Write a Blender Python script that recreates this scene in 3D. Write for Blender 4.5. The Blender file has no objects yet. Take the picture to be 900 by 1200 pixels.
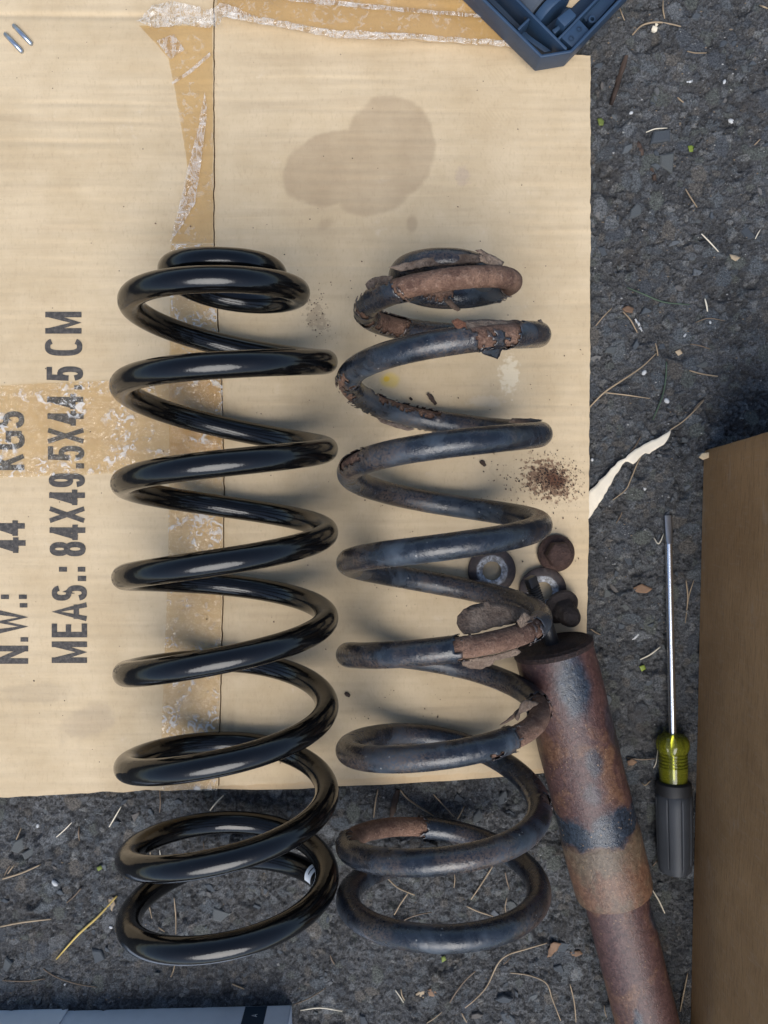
import bpy, bmesh, math, random
import numpy as np
from mathutils import Vector, Matrix

random.seed(7)
RNG = np.random.default_rng(11)
scene = bpy.context.scene
COL = scene.collection
R_ = math.radians

# ------------------------------------------------------------------ camera
FPX = 980.0                     # focal length in photo pixels (900 x 1200)
CAM_H = 0.5553                  # metres above the asphalt
TILT = -math.atan(35.0 / FPX)   # leaning slightly towards the photographer
cam_d = bpy.data.cameras.new('camera')
cam = bpy.data.objects.new('camera', cam_d)
COL.objects.link(cam)
cam.location = (0, 0, CAM_H)
cam.rotation_euler = (TILT, 0, 0)
cam_d.sensor_fit = 'VERTICAL'
cam_d.sensor_height = 36.0
cam_d.lens = 36.0 * FPX / 1200.0
cam_d.clip_start = 0.01
cam_d.clip_end = 500
scene.camera = cam

# ------------------------------------------------------------------ light
SUN_ELEV, SUN_AZ = 57.0, 178.0        # light comes from the foot of the picture (-Y)
world = bpy.data.worlds.new('World')
scene.world = world
world.use_nodes = True
wn = world.node_tree
bg = wn.nodes['Background']
sky = wn.nodes.new('ShaderNodeTexSky')
sky.sky_type = 'NISHITA'
sky.sun_disc = False
sky.sun_elevation = R_(SUN_ELEV)
sky.sun_rotation = R_(SUN_AZ)
sky.air_density = 1.0
sky.dust_density = 1.2
sky.ozone_density = 1.0
wn.links.new(sky.outputs[0], bg.inputs[0])
bg.inputs[1].default_value = 0.08
sun_d = bpy.data.lights.new('sun', 'SUN')
sun_d.energy = 1.5
sun_d.angle = R_(48)
sun_d.color = (1.0, 0.985, 0.955)
sun = bpy.data.objects.new('sun', sun_d)
COL.objects.link(sun)
az = R_(SUN_AZ)
sdir = Vector((math.sin(az) * math.cos(R_(SUN_ELEV)), math.cos(az) * math.cos(R_(SUN_ELEV)), math.sin(R_(SUN_ELEV))))
sun.rotation_euler = sdir.to_track_quat('Z', 'Y').to_euler()
sun.location = sdir * 3

scene.view_settings.view_transform = 'Standard'
scene.view_settings.look = 'None'
scene.view_settings.gamma = 1.0
scene.view_settings.exposure = 1.24
try:
    scene.cycles.use_denoising = True
    scene.cycles.max_bounces = 6
    scene.cycles.use_adaptive_sampling = True
    scene.cycles.adaptive_threshold = 0.02
    scene.cycles.diffuse_bounces = 3
    scene.cycles.glossy_bounces = 3
    scene.cycles.transmission_bounces = 4
    scene.cycles.transparent_max_bounces = 12
except Exception:
    pass

# ------------------------------------------------------------------ helpers
_ct, _st = math.cos(TILT), math.sin(TILT)

def P(px, py, z=0.0):
    """point of the place seen at photo pixel (px, py), at height z above the asphalt"""
    dx, dy, dz = (px - 450) / FPX, (600 - py) / FPX, -1.0
    y = dy * _ct - dz * _st
    zz = dy * _st + dz * _ct
    k = (CAM_H - z) / -zz
    return Vector((dx * k, y * k, z))

def PV(px, py, z):
    """the same for arrays"""
    px, py, z = np.broadcast_arrays(np.asarray(px, float), np.asarray(py, float), np.asarray(z, float))
    dx, dy = (px - 450) / FPX, (600 - py) / FPX
    y = dy * _ct + _st
    zz = dy * _st - _ct
    k = (CAM_H - z) / -zz
    return np.stack([dx * k, y * k, z], -1)

def link(name, me, mat=None, parent=None):
    o = bpy.data.objects.new(name, me)
    COL.objects.link(o)
    if mat is not None:
        me.materials.clear()
        me.materials.append(mat)
    if parent is not None:
        o.parent = parent
        o.matrix_parent_inverse = parent.matrix_world.inverted()
    return o

def empty(name, loc):
    o = bpy.data.objects.new(name, None)
    o.location = loc
    o.empty_display_size = 0.02
    COL.objects.link(o)
    o.matrix_world = Matrix.Translation(Vector(loc))
    return o

def tag(o, label, cat, group=None):
    o['label'] = label
    o['category'] = cat
    if group:
        o['group'] = group
    return o

def mesh_py(name, verts, faces, smooth=True):
    me = bpy.data.meshes.new(name)
    me.from_pydata([tuple(v) for v in verts], [], [tuple(f) for f in faces])
    me.update()
    if smooth:
        me.polygons.foreach_set('use_smooth', [True] * len(me.polygons))
    return me

def bm_mesh(name, bm, smooth=False, angle=None):
    bmesh.ops.recalc_face_normals(bm, faces=bm.faces)
    me = bpy.data.meshes.new(name)
    bm.to_mesh(me)
    bm.free()
    if smooth:
        me.polygons.foreach_set('use_smooth', [True] * len(me.polygons))
        if angle is not None:
            me.set_sharp_from_angle(angle=R_(angle))
    return me

def grid_mesh(name, pts, closed_v=False, closed_u=False):
    """pts: (n, m, 3) array -> quad sheet"""
    n, m, _ = pts.shape
    idx = np.arange(n * m).reshape(n, m)
    un = n if closed_u else n - 1
    vm = m if closed_v else m - 1
    i = np.arange(un)[:, None]
    j = np.arange(vm)[None, :]
    a = idx[i, j]; b = idx[(i + 1) % n, j]; c = idx[(i + 1) % n, (j + 1) % m]; d = idx[i, (j + 1) % m]
    f = np.stack([a, b, c, d], -1).reshape(-1, 4)
    me = bpy.data.meshes.new(name)
    me.vertices.add(n * m)
    me.vertices.foreach_set('co', np.ascontiguousarray(pts, dtype=np.float32).ravel())
    me.loops.add(f.size)
    me.loops.foreach_set('vertex_index', f.astype(np.int32).ravel())
    me.polygons.add(len(f))
    me.polygons.foreach_set('loop_start', np.arange(0, f.size, 4, dtype=np.int32))
    me.polygons.foreach_set('use_smooth', np.ones(len(f), dtype=bool))
    me.update(calc_edges=True)
    me.validate()
    return me

def lathe(bm, prof, origin, axis, seg=40, x_ref=None, rough=0.0):
    """prof: (distance along axis, radius) pairs"""
    ax = Vector(axis).normalized()
    ref = Vector(x_ref) if x_ref is not None else (Vector((0, 0, 1)) if abs(ax.z) < 0.9 else Vector((1, 0, 0)))
    u = (ref - ax * ref.dot(ax)).normalized()
    v = ax.cross(u)
    rings = []
    for d, r in prof:
        if r <= 1e-7:
            rings.append([bm.verts.new(Vector(origin) + ax * d)])
        else:
            rings.append([bm.verts.new(Vector(origin) + ax * d + (u * math.cos(a) + v * math.sin(a)) * r * (1 + rough * random.uniform(-1, 1)))
                          for a in [2 * math.pi * k / seg for k in range(seg)]])
    for A, B in zip(rings, rings[1:]):
        if len(A) == 1 and len(B) == 1:
            continue
        for k in range(seg):
            k2 = (k + 1) % seg
            if len(A) == 1:
                bm.faces.new((A[0], B[k], B[k2]))
            elif len(B) == 1:
                bm.faces.new((A[k], B[0], A[k2]))
            else:
                bm.faces.new((A[k], B[k], B[k2], A[k2]))
    return rings

def prism(bm, top, z0):
    """vertical-sided solid under a polygon of 3D points"""
    t = [bm.verts.new(p) for p in top]
    b = [bm.verts.new((p[0], p[1], z0)) for p in top]
    n = len(t)
    bm.faces.new(t)
    bm.faces.new(list(reversed(b)))
    for k in range(n):
        bm.faces.new((t[k], b[k], b[(k + 1) % n], t[(k + 1) % n]))

def bevel_all(bm, w, seg=2):
    bmesh.ops.recalc_face_normals(bm, faces=bm.faces)
    es = [e for e in bm.edges if len(e.link_faces) == 2 and e.calc_face_angle(0) > R_(25)]
    bmesh.ops.bevel(bm, geom=es, offset=w, segments=seg, affect='EDGES', profile=0.6, clamp_overlap=True)

def poly_tube(pts, rad, sides=5):
    """thin tapered tube through points; rad list"""
    pts = [Vector(p) for p in pts]
    n = len(pts)
    verts, faces = [], []
    for i, p in enumerate(pts):
        t = (pts[min(i + 1, n - 1)] - pts[max(i - 1, 0)]).normalized()
        s = t.cross(Vector((0, 0, 1)))
        s = s.normalized() if s.length > 1e-6 else Vector((1, 0, 0))
        w = s.cross(t)
        for k in range(sides):
            a = 2 * math.pi * k / sides
            verts.append(p + (s * math.cos(a) + w * math.sin(a)) * rad[i])
    for i in range(n - 1):
        for k in range(sides):
            faces.append((i * sides + k, i * sides + (k + 1) % sides, (i + 1) * sides + (k + 1) % sides, (i + 1) * sides + k))
    faces.append(tuple(range(sides - 1, -1, -1)))
    faces.append(tuple((n - 1) * sides + k for k in range(sides)))
    return verts, faces

def crom(pts, per=8):
    """Catmull-Rom through 3D points"""
    p = [Vector(q) for q in pts]
    p = [p[0] * 2 - p[1]] + p + [p[-1] * 2 - p[-2]]
    out = []
    for i in range(1, len(p) - 2):
        for k in range(per):
            t = k / per
            a, b, c, d = p[i - 1], p[i], p[i + 1], p[i + 2]
            out.append(0.5 * ((2 * b) + (c - a) * t + (2 * a - 5 * b + 4 * c - d) * t * t + (-a + 3 * b - 3 * c + d) * t ** 3))
    out.append(p[-2])
    return out

# --- value noise on arrays (for relief in geometry)
def _hash(ix, iy, seed=0):
    h = (ix.astype(np.int64) * 374761393 + iy.astype(np.int64) * 668265263 + seed * 1442695041) & 0xFFFFFFFF
    h = ((h ^ (h >> 13)) * 1274126177) & 0xFFFFFFFF
    h = (h ^ (h >> 16)) & 0xFFFFFFFF
    return h / 4294967295.0

def vnoise(x, y, seed=0):
    ix, iy = np.floor(x), np.floor(y)
    fx, fy = x - ix, y - iy
    fx = fx * fx * (3 - 2 * fx); fy = fy * fy * (3 - 2 * fy)
    a = _hash(ix, iy, seed); b = _hash(ix + 1, iy, seed); c = _hash(ix, iy + 1, seed); d = _hash(ix + 1, iy + 1, seed)
    return (a * (1 - fx) + b * fx) * (1 - fy) + (c * (1 - fx) + d * fx) * fy

def fbm(x, y, oct=4, seed=0):
    s, a, t = 0.0, 1.0, 0.0
    for k in range(oct):
        s = s + a * vnoise(x * 2 ** k, y * 2 ** k, seed + 17 * k); t += a; a *= 0.5
    return s / t

def worley(x, y, s, seed):
    gx, gy = np.floor(x / s), np.floor(y / s)
    f1 = np.full(x.shape, 9.0); f2 = np.full(x.shape, 9.0); idv = np.zeros(x.shape); px = np.zeros(x.shape); py = np.zeros(x.shape)
    for dx in (-1, 0, 1):
        for dy in (-1, 0, 1):
            cx, cy = gx + dx, gy + dy
            jx = (cx + _hash(cx, cy, seed)) * s; jy = (cy + _hash(cx, cy, seed + 5)) * s
            st = 0.7 + 0.6 * _hash(cx, cy, seed + 8)
            d = np.hypot((x - jx) * st, (y - jy) / st) / s
            r = _hash(cx, cy, seed + 9)
            near = d < f1
            f2 = np.where(near, f1, np.minimum(f2, d))
            idv = np.where(near, r, idv); px = np.where(near, jx, px); py = np.where(near, jy, py)
            f1 = np.where(near, d, f1)
    return f1, f2, idv, px, py

def sstep(a, b, x):
    t = np.clip((x - a) / (b - a), 0, 1)
    return t * t * (3 - 2 * t)

# ------------------------------------------------------------------ material helpers
class Mt:
    def __init__(self, name):
        self.m = bpy.data.materials.new(name)
        self.m.use_nodes = True
        self.t = self.m.node_tree
        self.b = self.t.nodes['Principled BSDF']
        self.o = self.t.nodes['Material Output']
    def n(self, typ, ins=None, **kw):
        nd = self.t.nodes.new(typ)
        for k, v in kw.items():
            setattr(nd, k, v)
        for k, v in (ins or {}).items():
            self.s(nd.inputs[k], v)
        return nd
    def s(self, sock, v):
        if isinstance(v, bpy.types.NodeSocket):
            self.t.links.new(v, sock)
        elif isinstance(v, (tuple, list)) and len(v) == 3 and sock.type == 'RGBA':
            sock.default_value = (*v, 1)
        else:
            sock.default_value = v
    def p(self, **kw):
        for k, v in kw.items():
            self.s(self.b.inputs[k.replace('_', ' ')], v)
        return self
    def obj(self, scale=(1, 1, 1), loc=(0, 0, 0)):
        tc = self.n('ShaderNodeTexCoord')
        mp = self.n('ShaderNodeMapping', {'Vector': tc.outputs['Object'], 'Scale': scale, 'Location': loc})
        return mp.outputs[0]
    def noise(self, vec, scale, detail=4, rough=0.55, dist=0.0):
        return self.n('ShaderNodeTexNoise', {'Vector': vec, 'Scale': scale, 'Detail': detail, 'Roughness': rough, 'Distortion': dist}).outputs['Fac']
    def vor(self, vec, scale, feature='F1', rnd=1.0):
        return self.n('ShaderNodeTexVoronoi', {'Vector': vec, 'Scale': scale, 'Randomness': rnd}, feature=feature).outputs['Distance']
    def rng(self, f, a, b, c=0.0, d=1.0):
        return self.n('ShaderNodeMapRange', {'Value': f, 'From Min': a, 'From Max': b, 'To Min': c, 'To Max': d}, interpolation_type='SMOOTHSTEP').outputs[0]
    def mix(self, f, a, b, mode='MIX'):
        nd = self.n('ShaderNodeMix', data_type='RGBA', blend_type=mode)
        self.s(nd.inputs[0], f); self.s(nd.inputs[6], a); self.s(nd.inputs[7], b)
        return nd.outputs[2]
    def math(self, op, a, b=0.0):
        nd = self.n('ShaderNodeMath', operation=op)
        self.s(nd.inputs[0], a); self.s(nd.inputs[1], b)
        return nd.outputs[0]
    def bump(self, h, strength=0.3, dist=0.001, normal=None):
        nd = self.n('ShaderNodeBump', {'Height': h, 'Strength': strength, 'Distance': dist})
        if normal is not None:
            self.s(nd.inputs['Normal'], normal)
        return nd.outputs[0]
    def ramp(self, f, stops):
        nd = self.n('ShaderNodeValToRGB', {'Fac': f})
        cr = nd.color_ramp
        while len(cr.elements) < len(stops):
            cr.elements.new(0.5)
        for e, (p, c) in zip(cr.elements, stops):
            e.position = p; e.color = (*c, 1)
        return nd.outputs[0]
    def blob(self, vec, cx, cy, rx, ry, soft=0.35, wob=0.25, wn=None, ang=0.0):
        """soft-edged blot of a fixed place on the sheet"""
        sx = self.n('ShaderNodeSeparateXYZ', {'Vector': vec})
        x = self.math('SUBTRACT', sx.outputs[0], cx); y = self.math('SUBTRACT', sx.outputs[1], cy)
        ca, sa = math.cos(ang), math.sin(ang)
        xr = self.math('ADD', self.math('MULTIPLY', x, ca / rx), self.math('MULTIPLY', y, sa / rx))
        yr = self.math('ADD', self.math('MULTIPLY', x, -sa / ry), self.math('MULTIPLY', y, ca / ry))
        d = self.math('SQRT', self.math('ADD', self.math('MULTIPLY', xr, xr), self.math('MULTIPLY', yr, yr)))
        w = self.math('MULTIPLY', self.math('SUBTRACT', wn, 0.5), wob * 2)
        d = self.math('ADD', d, w)
        return self.rng(d, 1.0, 1.0 - soft)

# ------------------------------------------------------------------ materials
def make_materials():
    G = {}
    # asphalt: colours of the single stones come from the mesh, fine grain from noise
    m = Mt('asphalt')
    v = m.obj()
    at = m.n('ShaderNodeAttribute', attribute_name='tone')
    f = m.noise(v, 900, 5, 0.7)
    g = m.noise(v, 2600, 3, 0.6)
    c = m.mix(m.rng(f, 0.3, 0.72), (0.36, 0.36, 0.36), (1.75, 1.75, 1.76))
    c = m.mix(1.0, at.outputs['Color'], c, 'MULTIPLY')
    sp = m.rng(m.vor(v, 520), 0.20, 0.10)
    keep = m.rng(m.noise(v, 160, 2), 0.48, 0.62)
    c = m.mix(m.math('MULTIPLY', m.math('MULTIPLY', sp, keep), 0.8), c, (0.33, 0.32, 0.30))
    br = m.rng(m.noise(v, 22, 4, 0.6), 0.52, 0.75)
    c = m.mix(m.math('MULTIPLY', br, 0.45), c, (0.062, 0.050, 0.040))
    m.p(Base_Color=c, Roughness=m.rng(f, 0.2, 0.8, 0.62, 0.95), Specular_IOR_Level=0.35,
        Normal=m.bump(g, 0.6, 0.0009, m.bump(f, 0.9, 0.0030)))
    G['asphalt'] = m.m
    m = Mt('stone')
    v = m.obj()
    oi = m.n('ShaderNodeObjectInfo')
    c = m.ramp(oi.outputs['Random'], [(0.0, (0.045, 0.051, 0.058)), (0.4, (0.075, 0.084, 0.092)), (0.62, (0.085, 0.088, 0.083)),
                                      (0.8, (0.11, 0.118, 0.124)), (0.93, (0.115, 0.10, 0.086)), (1.0, (0.19, 0.185, 0.175))])
    f = m.noise(v, 700, 5, 0.7)
    c = m.mix(1.0, c, m.mix(m.rng(f, 0.25, 0.75), (0.6, 0.6, 0.6), (1.35, 1.35, 1.35)), 'MULTIPLY')
    m.p(Base_Color=c, Roughness=0.72, Specular_IOR_Level=0.4, Normal=m.bump(f, 0.6, 0.0008))
    G['stone'] = m.m
    m = Mt('grit')
    oi = m.n('ShaderNodeAttribute', attribute_name='tone')
    m.p(Base_Color=oi.outputs['Color'], Roughness=0.8)
    G['grit'] = m.m

    # kraft board of the flattened carton
    def kraft(name, stains=True, tint=(1, 1, 1), streak=1.0):
        m = Mt(name)
        v = m.obj()
        vs = m.obj((9, 130, 9))
        big = m.noise(m.obj((2.0, 26, 2.0)), 2.2, 3, 0.5, 0.4)
        fine = m.noise(m.obj((700, 260, 500)), 1.0, 4, 0.65)
        mid = m.noise(v, 26, 5, 0.6)
        st = m.noise(vs, 1.0, 4, 0.55, 0.3)
        c = m.mix(m.rng(mid, 0.25, 0.75), (0.475, 0.357, 0.215), (0.565, 0.440, 0.282))
        c = m.mix(m.math('MULTIPLY', m.rng(st, 0.52, 0.78), 0.30 * streak), c, (0.36, 0.265, 0.165))
        c = m.mix(m.math('MULTIPLY', m.rng(big, 0.55, 0.8), 0.22 * streak), c, (0.34, 0.245, 0.150))
        c = m.mix(m.math('MULTIPLY', m.rng(fine, 0.5, 0.8), 0.30), c, (0.30, 0.21, 0.125))
        pale = m.rng(m.noise(v, 60, 5, 0.7), 0.62, 0.78)
        c = m.mix(m.math('MULTIPLY', pale, 0.30), c, (0.66, 0.56, 0.42))
        # dark fly-specks
        sp = m.math('MULTIPLY', m.rng(m.vor(v, 150), 0.075, 0.045), m.rng(m.noise(v, 50, 2), 0.55, 0.62))
        c = m.mix(m.math('MULTIPLY', sp, 0.85), c, (0.06, 0.045, 0.035))
        if stains:
            oil = (0.315, 0.225, 0.135)
            w_lo = m.noise(v, 55, 3); w_hi = m.noise(v, 330, 3)
            s = CAM_H / FPX
            tot = None
            for (px, py, rx, ry, ang, k, soft) in ((397, 196, 70, 44, 0.25, 1.0, 0.16), (457, 174, 55, 63, -0.1, 1.0, 0.16), (437, 226, 46, 28, 0.2, 0.9, 0.25), (381, 262, 14, 8, .6, 0.35, 0.8), (483, 262, 8, 12, 0, 0.45, 0.6)):
                q = P(px, py, 0.009)
                b = m.math('MULTIPLY', m.blob(v, q.x, q.y, rx * s, ry * s, soft, 0.13, w_lo, ang), k)
                tot = b if tot is None else m.math('MAXIMUM', tot, b)
            rim = m.math('MULTIPLY', m.math('MULTIPLY', tot, m.math('SUBTRACT', 1.0, tot)), 0.7)
            c = m.mix(m.math('ADD', m.math('MULTIPLY', tot, m.rng(w_lo, 0.25, 0.75, 0.66, 0.42)), rim), c, oil)
            for (px, py, rx, ry, ang, k, col, wob, wn) in (
                    (643, 562, 34, 24, -0.5, 0.8, (0.115, 0.052, 0.030), 1.3, w_hi), (650, 563, 15, 9, -0.6, 1.0, (0.105, 0.048, 0.027), 0.45, w_hi),
                    (542, 205, 10, 14, 0, 0.35, (0.36, 0.27, 0.22), 0.8, w_hi), (100, 850, 36, 26, 0.3, 0.32, (0.30, 0.235, 0.17), 0.9, w_lo),
                    (40, 812, 60, 14, 0.0, 0.22, (0.30, 0.24, 0.17), 0.9, w_lo), (372, 372, 12, 22, 0.5, 0.35, (0.16, 0.11, 0.07), 1.6, w_hi),
                    (457, 446, 13, 10, 0.1, 0.6, (0.60, 0.42, 0.085), 0.5, w_lo), (453, 444, 5, 4, 0.1, 0.8, (0.62, 0.38, 0.02), 0.4, w_hi),
                    (597, 440, 13, 24, 0.0, 0.65, (0.70, 0.60, 0.43), 0.9, w_hi), (570, 470, 26, 8, 0, 0.2, (0.70, 0.62, 0.5), 0.6, w_hi)):
                q = P(px, py, 0.009)
                b = m.blob(v, q.x, q.y, rx * s, ry * s, 0.5, wob, wn, ang)
                c = m.mix(m.math('MULTIPLY', b, k), c, col)
        c = m.mix(1.0, c, tint, 'MULTIPLY')
        bh = m.math('ADD', m.math('MULTIPLY', st, 0.8), m.math('MULTIPLY', fine, 0.18))
        m.p(Base_Color=c, Roughness=0.82, Specular_IOR_Level=0.25, Normal=m.bump(bh, 0.35, 0.0012))
        return m.m
    G['kraft'] = kraft('kraft_board')
    G['kraft_plain'] = kraft('kraft_board_plain', False, (0.96, 0.93, 0.9))
    m = Mt('brown_board')
    v = m.obj()
    w = m.noise(m.obj((500, 90, 500)), 1.0, 4, 0.65)
    x = m.noise(m.obj((90, 520, 90)), 1.0, 4, 0.65)
    y = m.noise(v, 18, 4, 0.6)
    c = m.mix(m.rng(y, 0.3, 0.7), (0.250, 0.142, 0.062), (0.315, 0.184, 0.084))
    c = m.mix(m.math('MULTIPLY', m.rng(w, 0.45, 0.75), 0.45), c, (0.145, 0.084, 0.040))
    c = m.mix(m.math('MULTIPLY', m.rng(x, 0.5, 0.75), 0.40), c, (0.30, 0.21, 0.135))
    rubbed = m.math('MULTIPLY', m.rng(m.noise(m.obj((6, 22, 60)), 1.0, 4, 0.6), 0.60, 0.72), 0.4)
    c = m.mix(rubbed, c, (0.33, 0.24, 0.16))
    m.p(Base_Color=c, Roughness=0.8, Specular_IOR_Level=0.25, Normal=m.bump(w, 0.4, 0.0008))
    G['kraft_dark'] = m.m

    # clear brown packing tape: see-through, glossy, scuffed white in places
    def tape(name, scuff, tint=(0.96, 0.89, 0.745), wr=1.0, wscale=1.0, clear=0.0):
        m = Mt(name)
        v = m.obj()
        w1 = m.noise(v, 75 * wscale, 4, 0.55, 1.6)
        w2 = m.noise(m.obj((1, 0.35, 1)), 210 * wscale, 3, 0.6, 2.0)
        ridged = m.math('ABSOLUTE', m.math('SUBTRACT', w2, 0.5))
        h = m.math('ADD', m.math('MULTIPLY', w1, 0.7), m.math('MULTIPLY', ridged, -1.2))
        nrm = m.bump(h, min(1.0, 0.8 * wr), 0.0026 * wr)
        tr = m.n('ShaderNodeBsdfTransparent', {'Color': (*tint, 1)})
        gl = m.n('ShaderNodeBsdfGlossy', {'Color': (1, 1, 1, 1), 'Roughness': 0.10, 'Normal': nrm})
        geo = m.n('ShaderNodeNewGeometry')
        ior = m.math('SUBTRACT', 1.5, m.math('MULTIPLY', geo.outputs['Backfacing'], 0.83333))      # same reflectance from both faces of the film
        fr = m.n('ShaderNodeFresnel', {'IOR': ior, 'Normal': nrm})
        mx = m.n('ShaderNodeMixShader', {0: m.math('MINIMUM', m.math('MULTIPLY', fr.outputs[0], 1.6), 1.0), 1: tr.outputs[0], 2: gl.outputs[0]})
        df = m.n('ShaderNodeBsdfDiffuse', {'Color': (0.86, 0.84, 0.80, 1), 'Roughness': 0.6})
        patch = m.rng(m.noise(v, 42 * wscale, 3, 0.6), 0.45, 0.58)
        fl = m.rng(m.noise(v, 170, 4, 0.62, 1.4), 0.555 - 0.06 * scuff, 0.60 - 0.04 * scuff)
        k = m.math('MULTIPLY', m.math('MULTIPLY', patch, fl), 0.85 * min(1, scuff))
        if clear:  # crumpled film: white glare of its folds painted in as matte colour
            k = m.math('MAXIMUM', k, m.rng(m.noise(m.obj((1, 2.4, 1)), 150, 3, 0.6), 0.48, 0.70, 0.0, 0.42))
            k = m.math('MAXIMUM', k, m.math('MULTIPLY', m.rng(ridged, 0.09, 0.0), clear))
        mx2 = m.n('ShaderNodeMixShader', {0: k, 1: mx.outputs[0], 2: df.outputs[0]})
        m.t.links.new(mx2.outputs[0], m.o.inputs[0])
        return m.m
    G['tape'] = tape('packing_tape', 0.55)
    G['tape_smooth'] = tape('packing_tape_smooth', 0.15, (0.95, 0.865, 0.69), 0.35)
    G['tape_clear'] = tape('packing_tape_crumpled', 0.3, (0.95, 0.91, 0.84), 1.2, 0.6, 0.30)
    m = Mt('ink')
    v = m.obj()
    f = m.noise(v, 420, 4, 0.7)
    m.p(Base_Color=m.mix(m.rng(f, 0.35, 0.8), (0.050, 0.046, 0.043), (0.125, 0.108, 0.094)), Roughness=0.75, Specular_IOR_Level=0.2)
    G['ink'] = m.m

    # fresh gloss black coating
    m = Mt('gloss_black')
    v = m.obj()
    f = m.noise(v, 60, 3, 0.5)
    dust = m.rng(m.noise(v, 1500, 2, 0.5), 0.70, 0.78)
    m.p(Base_Color=m.mix(m.math('MULTIPLY', dust, 0.12), (0.0025, 0.0025, 0.0027), (0.14, 0.13, 0.12)), Roughness=m.rng(f, 0.3, 0.7, 0.11, 0.19),
        Specular_IOR_Level=0.43, Normal=m.bump(m.noise(v, 900, 2, 0.5), 0.05, 0.0004, m.bump(m.noise(v, 130, 3, 0.5), 0.22, 0.0009)))
    G['gloss_black'] = m.m

    # weathered blue-black spring paint
    m = Mt('old_paint')
    v = m.obj()
    a = m.noise(v, 28, 4, 0.6, 0.5)
    b = m.noise(v, 120, 5, 0.65)
    d = m.noise(v, 700, 4, 0.7)
    c = m.mix(m.rng(b, 0.35, 0.75), (0.008, 0.010, 0.014), (0.020, 0.025, 0.034))
    c = m.mix(m.math('MULTIPLY', m.rng(a, 0.50, 0.68), 0.75), c, (0.055, 0.070, 0.088))
    rs = m.math('MULTIPLY', m.rng(m.noise(m.obj(loc=(3, 1, 2)), 24, 5, 0.65), 0.47, 0.64), m.rng(d, 0.35, 0.6))
    c = m.mix(m.math('MULTIPLY', rs, 0.75), c, (0.088, 0.062, 0.046))
    bl = m.n('ShaderNodeAttribute', attribute_name='bleed').outputs['Fac']
    bk = m.rng(m.math('ADD', bl, m.math('MULTIPLY', m.math('SUBTRACT', d, 0.5), 0.7)), 0.10, 0.62)
    c = m.mix(m.math('MULTIPLY', bk, 0.85), c, m.mix(m.rng(b, 0.35, 0.7), (0.075, 0.046, 0.033), (0.125, 0.082, 0.060)))
    sp = m.math('MULTIPLY', m.rng(m.vor(v, 170), 0.10, 0.05), m.rng(a, 0.45, 0.6))
    c = m.mix(m.math('MULTIPLY', sp, 0.8), c, (0.30, 0.29, 0.27))
    m.p(Base_Color=c, Roughness=m.math('ADD', m.rng(b, 0.3, 0.75, 0.17, 0.30), m.math('MULTIPLY', m.rng(a, 0.48, 0.66), 0.16)), Specular_IOR_Level=0.55,
        Normal=m.bump(d, 0.3, 0.0005, m.bump(b, 0.3, 0.002)))
    G['old_paint'] = m.m

    def rust(name, c1, c2, c3, scale=1.0, rough=0.85):
        m = Mt(name)
        v = m.obj()
        a = m.noise(v, 80 * scale, 5, 0.7)
        b = m.noise(v, 380 * scale, 5, 0.7)
        c = m.mix(m.rng(a, 0.3, 0.7), c1, c2)
        c = m.mix(m.math('MULTIPLY', m.rng(b, 0.5, 0.72), 0.8), c, c3)
        pit = m.rng(m.vor(v, 420 * scale), 0.22, 0.08)
        c = m.mix(m.math('MULTIPLY', m.math('MULTIPLY', pit, m.rng(a, 0.4, 0.6)), 0.7), c, (0.03, 0.016, 0.012))
        e = m.noise(v, 1100 * scale, 3, 0.7)
        c = m.mix(1.0, c, m.mix(m.rng(e, 0.3, 0.7), (0.78, 0.77, 0.76), (1.22, 1.22, 1.22)), 'MULTIPLY')
        m.p(Base_Color=c, Roughness=rough, Specular_IOR_Level=0.3, Normal=m.bump(e, 0.6, 0.0008, m.bump(b, 1.0, 0.0022)))
        return m.m
    G['rust'] = rust('spring_rust', (0.100, 0.052, 0.036), (0.240, 0.140, 0.093), (0.32, 0.205, 0.145))
    G['rust_red'] = rust('red_rust', (0.12, 0.05, 0.028), (0.15, 0.066, 0.038), (0.20, 0.10, 0.06))
    G['flake'] = rust('paint_flake', (0.100, 0.064, 0.045), (0.255, 0.190, 0.140), (0.085, 0.055, 0.040), 0.7)
    G['nut'] = rust('rusty_nut', (0.036, 0.020, 0.016), (0.078, 0.043, 0.034), (0.110, 0.066, 0.052), 1.0, 0.55)
    G['nut_black'] = rust('dark_nut', (0.018, 0.014, 0.013), (0.036, 0.027, 0.025), (0.055, 0.041, 0.036), 1.0, 0.48)
    m = Mt('washer')
    v = m.obj()
    sx = m.n('ShaderNodeSeparateXYZ', {'Vector': v})
    r = m.math('SQRT', m.math('ADD', m.math('MULTIPLY', sx.outputs[0], sx.outputs[0]), m.math('MULTIPLY', sx.outputs[1], sx.outputs[1])))
    nz = m.noise(v, 330, 5, 0.7)
    k = m.rng(m.math('ADD', r, m.math('MULTIPLY', m.math('SUBTRACT', nz, 0.5), 0.0042)), 0.0108, 0.0096)
    c = m.mix(m.rng(nz, 0.35, 0.7), (0.026, 0.018, 0.016), (0.058, 0.037, 0.031))
    c = m.mix(k, c, m.mix(m.rng(nz, 0.4, 0.65), (0.16, 0.15, 0.14), (0.52, 0.53, 0.55)))
    m.p(Base_Color=c, Metallic=m.math('MULTIPLY', k, 0.35), Roughness=0.58, Normal=m.bump(nz, 0.5, 0.0007))
    G['washer'] = m.m

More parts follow.
